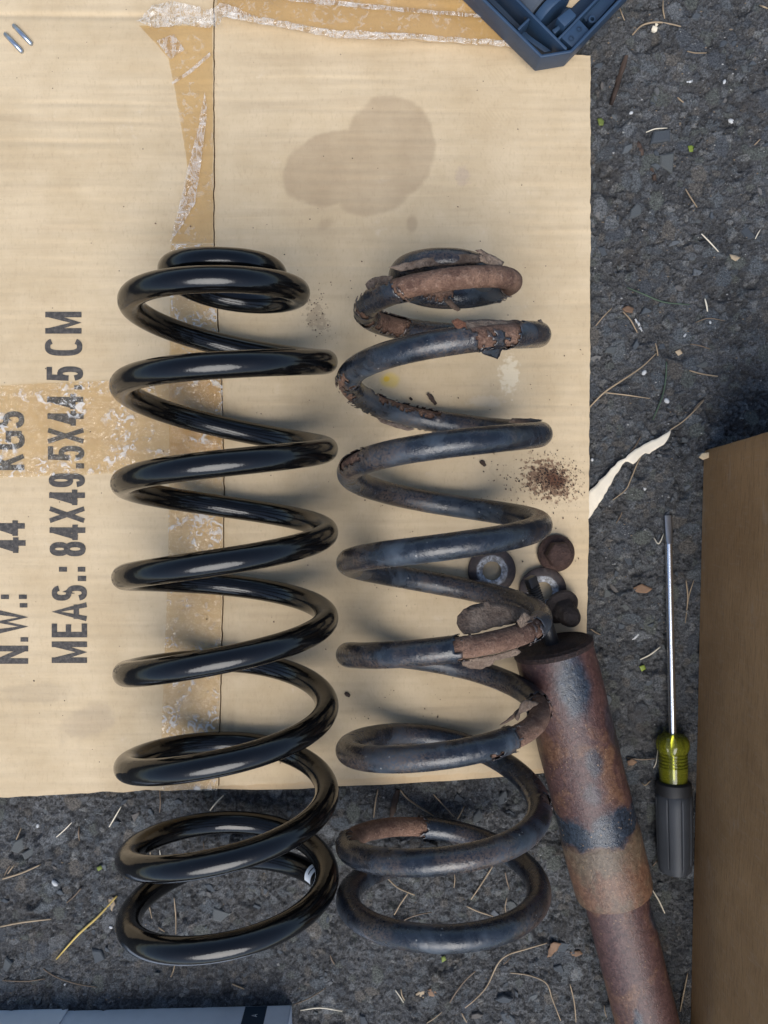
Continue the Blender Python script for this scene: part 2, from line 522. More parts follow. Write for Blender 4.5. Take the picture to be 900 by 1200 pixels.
    # shock absorber tube: rust browns, with old dark paint left in patches; object X runs along the tube
    def shock(name, low):
        m = Mt(name)
        v = m.obj()
        sx = m.n('ShaderNodeSeparateXYZ', {'Vector': v})
        a = m.noise(v, 26, 5, 0.62, 0.4)
        b = m.noise(v, 300, 5, 0.72)
        d = m.noise(v, 1000, 3, 0.6)
        wob = m.math('MULTIPLY', m.math('SUBTRACT', m.noise(v, 48, 4, 0.6), 0.5), 0.030)
        x = m.math('ADD', sx.outputs[0], wob)
        purple = m.mix(m.rng(b, 0.35, 0.7), (0.048, 0.022, 0.020), (0.100, 0.050, 0.042))
        brown = m.mix(m.rng(b, 0.35, 0.7), (0.095, 0.044, 0.025), (0.175, 0.092, 0.052))
        olive = m.mix(m.rng(b, 0.35, 0.7), (0.078, 0.052, 0.031), (0.140, 0.100, 0.062))
        dark = m.mix(m.rng(b, 0.35, 0.7), (0.010, 0.014, 0.021), (0.032, 0.044, 0.062))
        if not low:
            c = m.mix(m.rng(a, 0.54, 0.68), purple, brown)
            low_z = m.rng(x, 0.118, 0.126)
            c = m.mix(low_z, c, m.mix(m.rng(a, 0.42, 0.6), brown, olive))
            band = m.math('MULTIPLY', m.rng(x, 0.100, 0.106), m.rng(x, 0.124, 0.118))
            c = m.mix(m.math('MULTIPLY', band, m.rng(a, 0.34, 0.44)), c, dark)
            w1 = m.noise(v, 60, 4, 0.6)
            spot = None
            for (bx, by, rx_, ry_, k) in ((0.020, 0.003, 0.024, 0.0125, 1.0), (0.070, 0.004, 0.014, 0.008, 0.8), (0.088, -0.002, 0.010, 0.006, 0.5), (0.055, 0.021, 0.020, 0.006, 0.6)):
                q_ = m.math('MULTIPLY', m.blob(v, bx, by, rx_, ry_, 0.55, 0.55, w1), k)
                spot = q_ if spot is None else m.math('MAXIMUM', spot, q_)
            c = m.mix(spot, c, dark)
            rr = m.math('SUBTRACT', 0.46, m.math('MULTIPLY', m.math('MAXIMUM', spot, band), 0.20))
        else:
            c = m.mix(m.rng(a, 0.45, 0.6), purple, brown)
            spot = m.rng(m.noise(m.obj((0.7, 1, 1), (0.1, 0.7, 0.3)), 30, 3, 0.5), 0.62, 0.68)
            c = m.mix(spot, c, dark)
            rr = m.math('SUBTRACT', 0.50, m.math('MULTIPLY', spot, 0.2))
        fl = m.math('MULTIPLY', m.rng(m.vor(v, 330), 0.24, 0.08), m.rng(m.noise(v, 70, 3), 0.46, 0.60))
        c = m.mix(m.math('MULTIPLY', fl, 0.75), c, (0.26, 0.16, 0.085))
        c = m.mix(1.0, c, m.mix(m.rng(d, 0.3, 0.7), (0.78, 0.78, 0.78), (1.22, 1.22, 1.22)), 'MULTIPLY')
        m.p(Base_Color=c, Roughness=rr, Specular_IOR_Level=0.5, Normal=m.bump(d, 0.35, 0.0006, m.bump(b, 0.5, 0.0011)))
        return m.m
    G['shock'] = shock('shock_tube', False)
    G['shock_low'] = shock('shock_lower_tube', True)
    G['shock_cap'] = rust('shock_cap', (0.014, 0.009, 0.009), (0.042, 0.024, 0.020), (0.075, 0.042, 0.032), 0.8, 0.6)

    def plain(name, col, rough, spec=0.5, metal=0.0, bump=0.1, bs=900, var=0.25, **kw):
        m = Mt(name)
        v = m.obj()
        f = m.noise(v, bs, 4, 0.6)
        g = m.noise(v, 45, 4, 0.6)
        lo = tuple(x * (1 - var) for x in col); hi = tuple(min(1, x * (1 + var)) for x in col)
        m.p(Base_Color=m.mix(m.rng(g, 0.3, 0.7), lo, hi), Roughness=rough, Specular_IOR_Level=spec, Metallic=metal, Normal=m.bump(f, bump, 0.0006), **kw)
        return m.m
    G['blue'] = plain('blue_plastic', (0.020, 0.044, 0.084), 0.5, 0.45, 0, 0.12, 1600, 0.12)
    G['blue_deep'] = plain('blue_plastic_dark', (0.012, 0.028, 0.055), 0.55, 0.4, 0, 0.12, 1600, 0.12)  # darker blue, used on the tray floor and screw holes
    G['grey_barrel'] = plain('grey_plastic', (0.050, 0.060, 0.075), 0.42, 0.45, 0, 0.12, 1600, 0.12)
    G['chrome'] = plain('chrome', (0.80, 0.81, 0.82), 0.27, 0.5, 1.0, 0.03, 500, 0.04)
    G['steel'] = plain('worn_steel', (0.34, 0.34, 0.34), 0.36, 0.5, 1.0, 0.25, 600, 0.15)
    G['thread'] = plain('threaded_steel', (0.05, 0.048, 0.048), 0.36, 0.5, 0.5, 0.2, 700, 0.3)
    m = Mt('yellow_acetate')
    m.p(Base_Color=(0.36, 0.36, 0.03), Roughness=0.08, Transmission_Weight=0.75, IOR=1.46, Specular_IOR_Level=0.5)
    G['yellow'] = m.m
    G['grip'] = plain('grey_rubber', (0.034, 0.037, 0.042), 0.55, 0.4, 0, 0.2, 1500, 0.12)
    G['grip_black'] = plain('black_rubber', (0.012, 0.012, 0.013), 0.6, 0.4, 0, 0.2, 1500, 0.12)
    G['paper'] = plain('cream_paper', (0.68, 0.60, 0.47), 0.85, 0.2, 0, 0.3, 500, 0.08)
    G['grey_card'] = plain('grey_card', (0.52, 0.57, 0.64), 0.6, 0.35, 0, 0.08, 900, 0.05)
    G['pale_card'] = plain('pale_card', (0.60, 0.63, 0.67), 0.6, 0.35, 0, 0.08, 900, 0.05)
    G['navy'] = plain('navy_print', (0.016, 0.030, 0.048), 0.5, 0.4, 0, 0.05, 900, 0.1)
    G['white_ink'] = plain('white_print', (0.62, 0.64, 0.66), 0.6, 0.3, 0, 0.02, 900, 0.03)
    G['sticker'] = plain('white_sticker', (0.70, 0.72, 0.74), 0.4, 0.4, 0, 0.05, 900, 0.05)
    G['straw'] = plain('dry_needle', (0.29, 0.215, 0.135), 0.6, 0.35, 0, 0.2, 1200, 0.3)
    G['straw_dark'] = plain('dull_needle', (0.145, 0.104, 0.070), 0.65, 0.35, 0, 0.2, 1200, 0.3)
    G['straw_pale'] = plain('pale_straw', (0.62, 0.55, 0.42), 0.6, 0.35, 0, 0.2, 1200, 0.2)
    G['needle_yellow'] = plain('yellow_needle', (0.42, 0.30, 0.085), 0.55, 0.35, 0, 0.2, 1200, 0.25)
    G['needle_green'] = plain('green_needle', (0.055, 0.085, 0.050), 0.55, 0.35, 0, 0.2, 1200, 0.25)
    G['bark'] = plain('bark', (0.050, 0.034, 0.026), 0.85, 0.2, 0, 1.0, 260, 0.6)
    G['leaf'] = plain('green_leaf', (0.17, 0.22, 0.025), 0.5, 0.4, 0, 0.3, 700, 0.3)
    G['leaf_dull'] = plain('dull_leaf', (0.13, 0.16, 0.035), 0.6, 0.3, 0, 0.3, 700, 0.3)
    G['leaf_brown'] = plain('brown_leaf', (0.165, 0.098, 0.058), 0.7, 0.3, 0, 0.4, 500, 0.3)
    G['leaf_tan'] = plain('tan_leaf', (0.34, 0.26, 0.17), 0.7, 0.3, 0, 0.4, 500, 0.3)
    G['white_chip'] = plain('white_chip', (0.46, 0.46, 0.45), 0.6, 0.3, 0, 0.3, 700, 0.15)
    G['staple'] = plain('staple_wire', (0.42, 0.46, 0.52), 0.3, 0.5, 0.9, 0.1, 700, 0.1)
    return G

MAT = make_materials()

# ================================================================== THE SETTING
# ------------------------------------------------------------------ asphalt
def asphalt_height(X, Y):
    wx = X + 0.0022 * (fbm(X * 160, Y * 160, 3, 3) - 0.5); wy = Y + 0.0022 * (fbm(X * 160, Y * 160, 3, 9) - 0.5)
    _, _, _, _, _ = 0, 0, 0, 0, 0
    f1, f2, i1, cx, cy = worley(wx, wy, 0.0125, 1)
    e1 = f2 - f1
    g1, g2, i2, dx, dy = worley(wx, wy, 0.0060, 2)
    e2 = g2 - g1
    h1, h2, i3, ex, ey = worley(wx, wy, 0.0034, 3)
    e3 = h2 - h1
    big = (i1 > 0.76) * sstep(0.03, 0.10, e1) * sstep(0.52, 0.42, f1)
    mid = (i2 > 0.52) * sstep(0.03, 0.11, e2) * sstep(0.55, 0.42, g1)
    ta = i1 * 97.0; tb = i2 * 71.0
    tilt1 = ((wx - cx) * np.cos(ta) + (wy - cy) * np.sin(ta)) * 0.10
    tilt2 = ((wx - dx) * np.cos(tb) + (wy - dy) * np.sin(tb)) * 0.14
    z = 0.0013 * sstep(0.02, 0.14, e3) * (0.3 + i3) + 0.0016 * (fbm(X * 210, Y * 210, 4, 21) - 0.5)
    z = z * 1.7 + 0.0011 * (np.abs(fbm(wx * 420, wy * 420, 2, 88) - 0.5) * 2 - 0.25)
    z = z * (1 - 0.85 * big) * (1 - 0.6 * mid)
    z = z + mid * (0.0009 + 0.0016 * (i2 - 0.5) + tilt2) * (1 - big)
    z = z + big * (0.0013 + 0.0026 * (i1 - 0.76) + tilt1)
    # pits left by lost stones
    pit = (i1 < 0.10) * sstep(0.04, 0.3, e1)
    z = z - 0.0026 * pit
    z = z + 0.004 * (fbm(X * 9, Y * 9, 3, 31) - 0.5)
    return z, big, mid, i1, i2, i3, pit

XS = np.arange(-0.320, 0.3201, 0.00088)
YS = np.arange(-0.425, 0.3901, 0.00088)
outer = np.array([0.012, 0.03, 0.06, 0.11, 0.2, 0.4, 0.8, 1.6, 3.2, 7, 15, 40])
GX = np.concatenate([XS[0] - outer[::-1], XS, XS[-1] + outer])
GY = np.concatenate([YS[0] - outer[::-1], YS, YS[-1] + outer])
AX, AY = np.meshgrid(GX, GY, indexing='ij')
AZ, big, mid, i1, i2, i3, pit = asphalt_height(AX, AY)
inside = np.zeros(AX.shape); inside[len(outer):-len(outer), len(outer):-len(outer)] = 1.0
AZ = AZ * inside - 0.0012
me = grid_mesh('asphalt', np.stack([AX, AY, AZ], -1))
base = np.stack([np.full(AX.shape, 0.112), np.full(AX.shape, 0.112), np.full(AX.shape, 0.112)], -1)
lum = (0.80 + 0.45 * (fbm(AX * 60, AY * 60, 4, 41) - 0.5) * 2)[..., None]
col = base * lum * (0.8 + 0.4 * i3[..., None])
pal = np.array([1.80, 1.72, 1.62]) * np.array([[0.050, 0.058, 0.066], [0.066, 0.074, 0.080], [0.060, 0.066, 0.060], [0.040, 0.045, 0.052], [0.072, 0.066, 0.058], [0.085, 0.092, 0.098]])
c1 = pal[(np.floor(i1 * 997) % 6).astype(int)]
c2 = pal[(np.floor(i2 * 997) % 6).astype(int)]
col = col * (1 - 0.65 * mid[..., None]) + c2 * 0.65 * mid[..., None]
col = col * (1 - 0.85 * big[..., None]) + c1 * 0.85 * big[..., None]
bright = (i3 > 0.972)[..., None] * 0.6
col = col * (1 - bright) + np.array([0.22, 0.215, 0.20]) * bright
col = col * inside[..., None] + np.array([0.072, 0.074, 0.077]) * (1 - inside[..., None])
ca = me.attributes.new('tone', 'FLOAT_COLOR', 'POINT')
ca.data.foreach_set('color', np.concatenate([col, np.ones(AX.shape + (1,))], -1).astype(np.float32).ravel())
asphalt = link('asphalt', me, MAT['asphalt'])
asphalt['kind'] = 'structure'

def gz(p):
    i = int(np.clip(np.searchsorted(GX, p[0]), 0, len(GX) - 1)); j = int(np.clip(np.searchsorted(GY, p[1]), 0, len(GY) - 1))
    return float(AZ[i, j])

# asphalt regions seen in the photo, as pixel boxes with their share
def rand_asphalt_px():
    while True:
        r = random.random()
        if r < 0.52:
            px, py = random.uniform(694, 905), random.uniform(-8, 760)
            if px > 812 and py > 520: continue
        else:
            px, py = random.uniform(-8, 812), random.uniform(925, 1208)
            if py > 1172 and px < 345: continue
            if 600 + (py - 760) * 0.25 < px < 700 + (py - 760) * 0.25: continue
        return px, py

def stone_mesh(k):
    bm = bmesh.new()
    n = random.randint(4, 6)
    el = random.uniform(0.45, 0.95)
    a0 = random.uniform(0, 6.28)
    ang = sorted([(i + random.uniform(-0.32, 0.32)) / n * 2 * math.pi for i in range(n)])
    rad = [random.uniform(0.65, 1.2) for _ in range(n)]
    ring = lambda s, z, tx=0: [bm.verts.new((math.cos(a + a0) * r * s, math.sin(a + a0) * r * s * el, z + tx * math.cos(a))) for a, r in zip(ang, rad)]
    A = ring(1.06, -0.5); B = ring(1.0, 0.10); C = ring(0.80, random.uniform(0.26, 0.36), random.uniform(-0.07, 0.07))
    for U, V in ((A, B), (B, C)):
        for i in range(n):
            bm.faces.new((U[i], U[(i + 1) % n], V[(i + 1) % n], V[i]))
    bm.faces.new(C)
    return bm_mesh('stone', bm)

STONES = [stone_mesh(k) for k in range(16)]
for me in STONES:
    me.materials.append(MAT['stone'])
def put_stone(px, py, size, mesh=None, rz=None):
    p = P(px, py, 0)
    o = bpy.data.objects.new('stone', mesh or random.choice(STONES))
    COL.objects.link(o)
    o.location = (p.x, p.y, gz(p) + 0.0001)
    o.rotation_euler = (random.uniform(-.1, .1), random.uniform(-.1, .1), random.uniform(0, 6.28) if rz is None else rz)
    o.scale = (size, size, size * 0.62)
    o.parent = asphalt
    return o
# stones one can point to in the photo
for (px, py, s) in ((773, 160, 12), (783, 190, 13), (735, 175, 8), (771, 196, 9), (745, 248, 10), (790, 285, 8), (875, 275, 9), (745, 405, 10), (715, 410, 9),
                    (698, 420, 8), (825, 428, 9), (758, 365, 8), (875, 335, 7), (795, 337, 6), (697, 217, 6), (590, 935, 10), (640, 930, 8), (537, 935, 8),
                    (560, 957, 9), (600, 955, 7), (258, 1070, 12), (247, 1040, 8), (300, 1065, 7), (117, 1118, 12), (10, 1128, 10), (95, 1085, 10), (22, 990, 11),
                    (35, 1000, 8), (590, 1172, 10), (596, 1194, 14), (558, 1190, 8), (624, 1170, 8), (426, 1196, 8), (470, 970, 7), (512, 975, 7), (660, 1108, 10),
                    (655, 1135, 8), (160, 955, 8), (175, 950, 6), (600, 1060, 9), (620, 1050, 8), (720, 690, 8), (735, 655, 9), (760, 800, 6), (712, 820, 7)):
    put_stone(px, py, s * 0.00058)
for k in range(190):
    px, py = rand_asphalt_px()
    put_stone(px, py, random.choice((0.0016, 0.0022, 0.0022, 0.0026, 0.0030, 0.0036)))

# loose grit, too fine to count
def grit():
    v, f, cols = [], [], []
    for k in range(4200):
        px, py = rand_asphalt_px()
        p = P(px, py, 0)
        z = gz(p)
        s = random.choice((0.0003, 0.0004, 0.0005, 0.0006, 0.0009))
        a = random.uniform(0, 6.28)
        b = len(v)
        for i in range(4):
            r = s * random.uniform(0.6, 1.2)
            v.append((p.x + math.cos(a + i * 1.57) * r, p.y + math.sin(a + i * 1.57) * r * 0.7, z))
        v.append((p.x, p.y, z + s * 0.8)); v.append((p.x, p.y, z - s))
        f += [(b, b + 1, b + 4), (b + 1, b + 2, b + 4), (b + 2, b + 3, b + 4), (b + 3, b, b + 4), (b + 1, b, b + 5), (b + 2, b + 1, b + 5), (b + 3, b + 2, b + 5), (b, b + 3, b + 5)]
        t = random.random()
        c = (0.34, 0.33, 0.31) if t < 0.10 else (0.14, 0.14, 0.14) if t < 0.6 else (0.20, 0.15, 0.10) if t < 0.75 else (0.05, 0.05, 0.055)
        cols += [(*c, 1)] * 6
    me = mesh_py('grit', v, f, False)
    a = me.attributes.new('tone', 'FLOAT_COLOR', 'POINT')
    a.data.foreach_set('color', np.array(cols, dtype=np.float32).ravel())
    o = link('grit', me, MAT['grit'])
    o['kind'] = 'stuff'; o['label'] = 'pale and dark grit scattered over the asphalt'; o['category'] = 'grit'
grit()

# ================================================================== THE FLATTENED CARTON
TOPZ = 0.0090
carton = tag(empty('flattened_carton', P(300, 500, 0)), 'large flattened tan cardboard carton with black printed measurements and brown tape', 'cardboard')

def lerp_poly(poly, t):
    xs = [p[0] for p in poly]; ys = [p[1] for p in poly]
    return np.interp(t, xs, ys)

def board(name, left, right, top, bottom, ztop, thick, nu, nv, mat, zfun=None, rag=1.0):
    """a sheet of board: left/right are (py, px) lines, top/bottom are (px, py) lines"""
    y0, y1 = -240, 940
    UU, VV = np.meshgrid(np.linspace(0, 1, nu), np.linspace(0, 1, nv), indexing='ij')
    X = left[0][1] + (right[0][1] - left[0][1]) * UU
    for _ in range(4):
        t, bt = lerp_poly(top, X), lerp_poly(bottom, X)
        Y = t + (bt - t) * VV
        l, r = lerp_poly(left, Y), lerp_poly(right, Y)
        X = l + (r - l) * UU
    jit = (fbm(X * 0.11, Y * 0.11, 3, 5) - 0.5) * 4.0 * rag
    edge = np.zeros((nu, nv)); edge[:, -1] = 1; edge[:, 0] = 1
    Y = Y + jit * edge
    edge2 = np.zeros((nu, nv)); edge2[-1, :] = 1; edge2[0, :] = 1
    X = X + jit * 0.5 * edge2
    z = np.full((nu, nv), ztop) + (zfun(X, Y) if zfun else 0)
    w = PV(X, Y, z)
    n = nu * nv
    verts = [tuple(p) for p in w.reshape(-1, 3)] + [(p[0], p[1], p[2] - thick) for p in w.reshape(-1, 3)]
    faces = []
    I = lambda a, b: a * nv + b
    for a in range(nu - 1):
        for b in range(nv - 1):
            faces.append((I(a, b), I(a, b + 1), I(a + 1, b + 1), I(a + 1, b)))
            faces.append((n + I(a, b), n + I(a + 1, b), n + I(a + 1, b + 1), n + I(a, b + 1)))
    for a in range(nu - 1):
        faces.append((I(a, 0), I(a + 1, 0), n + I(a + 1, 0), n + I(a, 0)))
        faces.append((I(a + 1, nv - 1), I(a, nv - 1), n + I(a, nv - 1), n + I(a + 1, nv - 1)))
    for b in range(nv - 1):
        faces.append((I(0, b + 1), I(0, b), n + I(0, b), n + I(0, b + 1)))
        faces.append((I(nu - 1, b), I(nu - 1, b + 1), n + I(nu - 1, b + 1), n + I(nu - 1, b)))
    me = mesh_py(name, verts, faces, True)
    me.set_sharp_from_angle(angle=R_(40))
    return link(name, me, mat, carton)

SEAM = [(-260, 249), (30, 250), (285, 250), (450, 259), (560, 262), (700, 261), (800, 258), (940, 255)]
def ripple(X, Y):
    # flutes showing through the liner, and gentle waves of a board that has been wet
    w = 0.0006 * (fbm(X * 0.006, Y * 0.045, 3, 51) - 0.5) + 0.00042 * (fbm(X * 0.012, Y * 0.16, 2, 57) - 0.5)
    w = w + 0.000045 * (0.4 + fbm(X * 0.01, Y * 0.02, 2, 59)) * np.sin(2 * np.pi * (Y + 0.012 * X + 3 * fbm(X * 0.01, Y * 0.01, 2, 60)) / 11.5)
    crease = -0.0010 * np.exp(-((Y - 18 - 0.01 * X) / 3.5) ** 2) * (X < 250)
    for (cx, cy, wd, ln, k) in ((120, 122, 2.2, 130, .00045), (90, 142, 2.0, 110, .0004), (60, 166, 2.5, 120, .0004), (470, 130, 2.2, 150, .00035), (380, 92, 2.4, 120, .0003), (640, 475, 2.0, 60, .0003)):
        crease = crease - k * np.exp(-((Y - cy - 0.02 * (X - cx)) / wd) ** 2) * np.exp(-((X - cx) / ln) ** 2)
    return w + crease
def ripple_right(X, Y):
    seam = np.interp(Y, [p[0] for p in SEAM], [p[1] for p in SEAM])
    return ripple(X, Y) - 0.0012 * np.exp(-((X - seam - 15) / 2.0) ** 2) - 0.0006 * np.exp(-((X - seam) / 6.0) ** 2)

board('left_panel', [(-260, -330), (940, -330)], SEAM, [(-330, -240), (262, -240)], [(-330, 938), (0, 935), (130, 928), (262, 921)], TOPZ, 0.0046, 70, 560, MAT['kraft'],
      lambda X, Y: ripple(X, Y) - 0.0005 * np.exp(-((X - np.interp(Y, [p[0] for p in SEAM], [p[1] for p in SEAM])) / 5.0) ** 2))
board('right_panel', [(p[0], p[1] + 1.6) for p in SEAM], [(-260, 691), (65, 692), (300, 692), (620, 690), (940, 683)],
      [(250, -8), (560, -4), (600, 58), (700, 66)], [(250, 921), (330, 918), (420, 913), (560, 906), (640, 900), (700, 896)], TOPZ - 0.0004, 0.0044, 90, 480, MAT['kraft'], ripple_right)
board('under_layer', [(-260, -310), (940, -310)], [(-260, 686), (940, 678)], [(-330, -200), (255, -200), (256, 10), (590, 20), (600, 75), (700, 80)],
      [(-330, 931), (0, 930), (250, 925), (330, 925), (420, 921), (560, 913), (640, 906), (700, 902)], 0.0043, 0.0040, 40, 40, MAT['kraft_plain'],
      lambda X, Y: 0.0002 * (fbm(X * 0.05, Y * 0.05, 2, 3) - 0.5))
# top flap, lying over the end of the right panel
board('top_flap', [(-260, 253), (30, 255)], [(-260, 600), (40, 604)], [(250, -240), (610, -240)], [(250, 10), (262, 15), (320, 27), (390, 39), (480, 44), (560, 49), (612, 53)], TOPZ + 0.0062, 0.0040, 60, 70, MAT['kraft_plain'],
      lambda X, Y: 0.0006 * (fbm(X * 0.02, Y * 0.08, 3, 77) - 0.5) - 0.0012 * np.exp(-((Y + 4 - (X - 330) * 0.08) / 4) ** 2), 1.6)

def sheet(name, poly_left, poly_right, y0, y1, z, nu, nv, mat, parent, amp=0.0003, zfun=None, seed=1, horizontal=False, rag=0.8, thick=0.00006):
    """thin sheet between two lines (py -> px); horizontal swaps the roles"""
    vv = np.linspace(y0, y1, nv)
    l = lerp_poly(poly_left, vv) + rag * (fbm(vv * 0.13, np.full(nv, seed * 3.1), 3, seed) - 0.5) * 2
    r = lerp_poly(poly_right, vv) + rag * (fbm(vv * 0.13, np.full(nv, seed * 7.7), 3, seed + 2) - 0.5) * 2
    f = np.linspace(0, 1, nu)[:, None]
    q = l[None] + (r - l)[None] * f
    t = np.repeat(vv[None], nu, 0)
    px, py = (t, q) if horizontal else (q, t)
    pts = PV(px, py, z + amp * fbm(px * 0.07, py * 0.07, 3, seed + 30))
    me = grid_mesh(name, pts)
    # face upwards
    if me.polygons[0].normal.z < 0:
        me.flip_normals()
    o = link(name, me, mat, parent)
    return o

TZ = TOPZ + 0.0004
tl = [(27, 160), (50, 182), (68, 197), (100, 204), (190, 219), (205, 221), (240, 212), (288, 200), (460, 198), (600, 198), (690, 196), (760, 193), (840, 190), (925, 188)]
tr = [(27, 249), (288, 250), (450, 258), (560, 261), (700, 260), (800, 257), (925, 254)]
sheet('seam_tape', tl, tr, 30, 285, TZ + .0002, 24, 90, MAT['tape_smooth'], carton, 0.0003, None, 3)
sheet('seam_tape', tl, tr, 286, 926, TZ + .0002, 28, 240, MAT['tape'], carton, 0.0004, None, 4)
sheet('cross_tape', [(-330, 456), (0, 452), (130, 446), (200, 443), (262, 440)], [(-330, 566), (0, 560), (100, 556), (200, 552), (262, 549)], -330, 261, TZ + .0007, 26, 170, MAT['tape'], carton, 0.0004, None, 6, True)
sheet('flap_tape', [(254, 12), (320, 24), (390, 36), (480, 41), (560, 46), (612, 50)], [(254, -40), (612, -6)], 254, 606, TOPZ + 0.0069, 18, 120, MAT['tape_smooth'], carton, 0.0004, None, 8, True)

def crumple(name, poly, z, amp, mat, parent, seed, lift=0.0, cuts=3):
    """crumpled film: a filled polygon with sharp folds"""
    bm = bmesh.new()
    vs = [bm.verts.new(P(px, py, z)) for px, py in poly]
    bm.faces.new(vs)
    bmesh.ops.triangulate(bm, faces=bm.faces)
    for _ in range(cuts):
        bmesh.ops.subdivide_edges(bm, edges=[e for e in bm.edges if e.calc_length() > 0.0022], cuts=1, use_grid_fill=False)
        bmesh.ops.triangulate(bm, faces=bm.faces)
    rr = random.Random(seed)
    bm.verts.ensure_lookup_table()
    nn = fbm(np.array([v.co.x * 110 for v in bm.verts]), np.array([v.co.y * 230 for v in bm.verts]), 3, seed)
    for n, v in zip(nn, bm.verts):
        v.co.z += amp * abs(n - 0.5) * 2 + lift * rr.random()
        v.co.x += rr.uniform(-1, 1) * 0.0002; v.co.y += rr.uniform(-1, 1) * 0.0002
    me = bm_mesh(name, bm, True, 28)
    if sum(p.normal.z for p in me.polygons) < 0:
        me.flip_normals()
    o = link(name, me, mat, parent)
    return o

crumple('crumpled_tape', [(160, 26), (178, 8), (200, 2), (246, 12), (250, 28), (246, 34), (215, 30), (182, 34)], TZ + .0010, 0.0042, MAT['tape_clear'], carton, 5, 0.0006)
crumple('crumpled_tape', [(246, 14), (258, 6), (275, 10), (300, 20), (282, 24), (262, 22), (254, 34), (247, 30)], TOPZ + .0070, 0.0040, MAT['tape_clear'], carton, 6, 0.0006)
crumple('tape_edge_strip', [(262, 14), (300, 20), (330, 25), (390, 36), (430, 38), (480, 40), (540, 45), (600, 49), (600, 56), (545, 52), (480, 47), (432, 47), (390, 45), (340, 35), (300, 28), (264, 20)],
        TOPZ + .0066, 0.0030, MAT['tape_clear'], carton, 9, 0.0008)
crumple('tape_crease', [(330, -6), (420, 4), (480, 10), (560, 17), (575, 20), (560, 21), (480, 15), (410, 9), (330, 0)], TOPZ + .0078, 0.0016, MAT['tape_clear'], carton, 10, 0.0003)
crumple('peeled_tape', [(240, 108), (243, 130), (236, 190), (229, 238), (215, 262), (200, 285), (206, 255), (214, 225), (222, 190), (232, 150)], TZ + .0014, 0.0016, MAT['tape_clear'], carton, 12, 0.0002)
crumple('tape_wrinkle', [(201, 97), (222, 82), (246, 62), (247, 66), (224, 86), (203, 99)], TZ + .0009, 0.0012, MAT['tape_clear'], carton, 13, 0.0002, 2)
# torn clear label stuck under the tape
crumple('clear_label', [(183, 48), (204, 40), (216, 58), (200, 70)], TZ + .0012, 0.0005, MAT['tape_clear'], carton, 14, 0.0001, 2)
# two staples
for (xa, ya, xb, yb) in ((6, 40, 26, 61), (16, 30, 37, 52)):
    a, b = P(xa, ya, TZ + .0004), P(xb, yb, TZ + .0004)
    d = (b - a).normalized() * 0.0016
    v, f = poly_tube([a - Vector((0, 0, .002)), a + Vector((0, 0, .0004)) + d * .2, a.lerp(b, .5) + Vector((0, 0, .0006)), b + Vector((0, 0, .0004)) - d * .2, b - Vector((0, 0, .002))], [0.0007, 0.0014, 0.0015, 0.0014, 0.0007], 6)
    link('staple', mesh_py('staple', v, f), MAT['staple'], carton)

# --- printed lettering, glyph by glyph: (char, y at start of glyph, y at end), reading up the sheet
def _arc(cx, cy, rx, ry, a0, a1, n=14, e=0.82):
    out = []
    for k in range(n + 1):
        a = R_(a0 + (a1 - a0) * k / n)
        c, s_ = math.cos(a), math.sin(a)
        out.append((cx + rx * math.copysign(abs(c) ** e, c), cy + ry * math.copysign(abs(s_) ** e, s_)))
    return out
GLYPH = {
    'M': [[(0, 0), (0, 1)], [(0, 1), (.5, .06), (1, 1)], [(1, 1), (1, 0)]],
    'E': [[(0, 0), (0, 1)], [(0, 1), (1, 1)], [(0, .53), (.9, .53)], [(0, 0), (1, 0)]],
    'A': [[(0, 0), (.5, 1), (1, 0)], [(.17, .27), (.83, .27)]],
    'S': [_arc(.5, .76, .5, .24, 18, 270) + _arc(.5, .26, .5, .26, 90, -165)],
    '8': [_arc(.5, .765, .46, .235, 0, 360, 20), _arc(.5, .26, .5, .26, 0, 360, 20)],
    '9': [_arc(.5, .69, .5, .31, 0, 360, 22), [(1, .69), (1, .30)] + _arc(.5, .27, .5, .27, 0, -165)],
    '5': [[(.95, 1), (.12, 1)], [(.12, 1), (.03, .47)], _arc(.5, .33, .5, .33, 155, -160, 18)],
    '4': [[(.72, 0), (.72, 1)], [(.72, 1), (0, .25)], [(0, .25), (1, .25)]],
    'X': [[(0, 0), (1, 1)], [(0, 1), (1, 0)]],
    'C': [_arc(.5, .5, .5, .5, 42, 318, 26, 0.7)],
    'G': [_arc(.5, .5, .5, .5, 42, 318, 26, 0.7), [(1, .10), (1, .45)], [(1, .45), (.55, .45)]],
    'N': [[(0, 0), (0, 1)], [(0, 1), (1, 0)], [(1, 0), (1, 1)]],
    'W': [[(0, 1), (.27, 0), (.5, .85), (.73, 0), (1, 1)]],
    'K': [[(0, 0), (0, 1)], [(1, 1), (0, .38)], [(.32, .58), (1, 0)]],
}
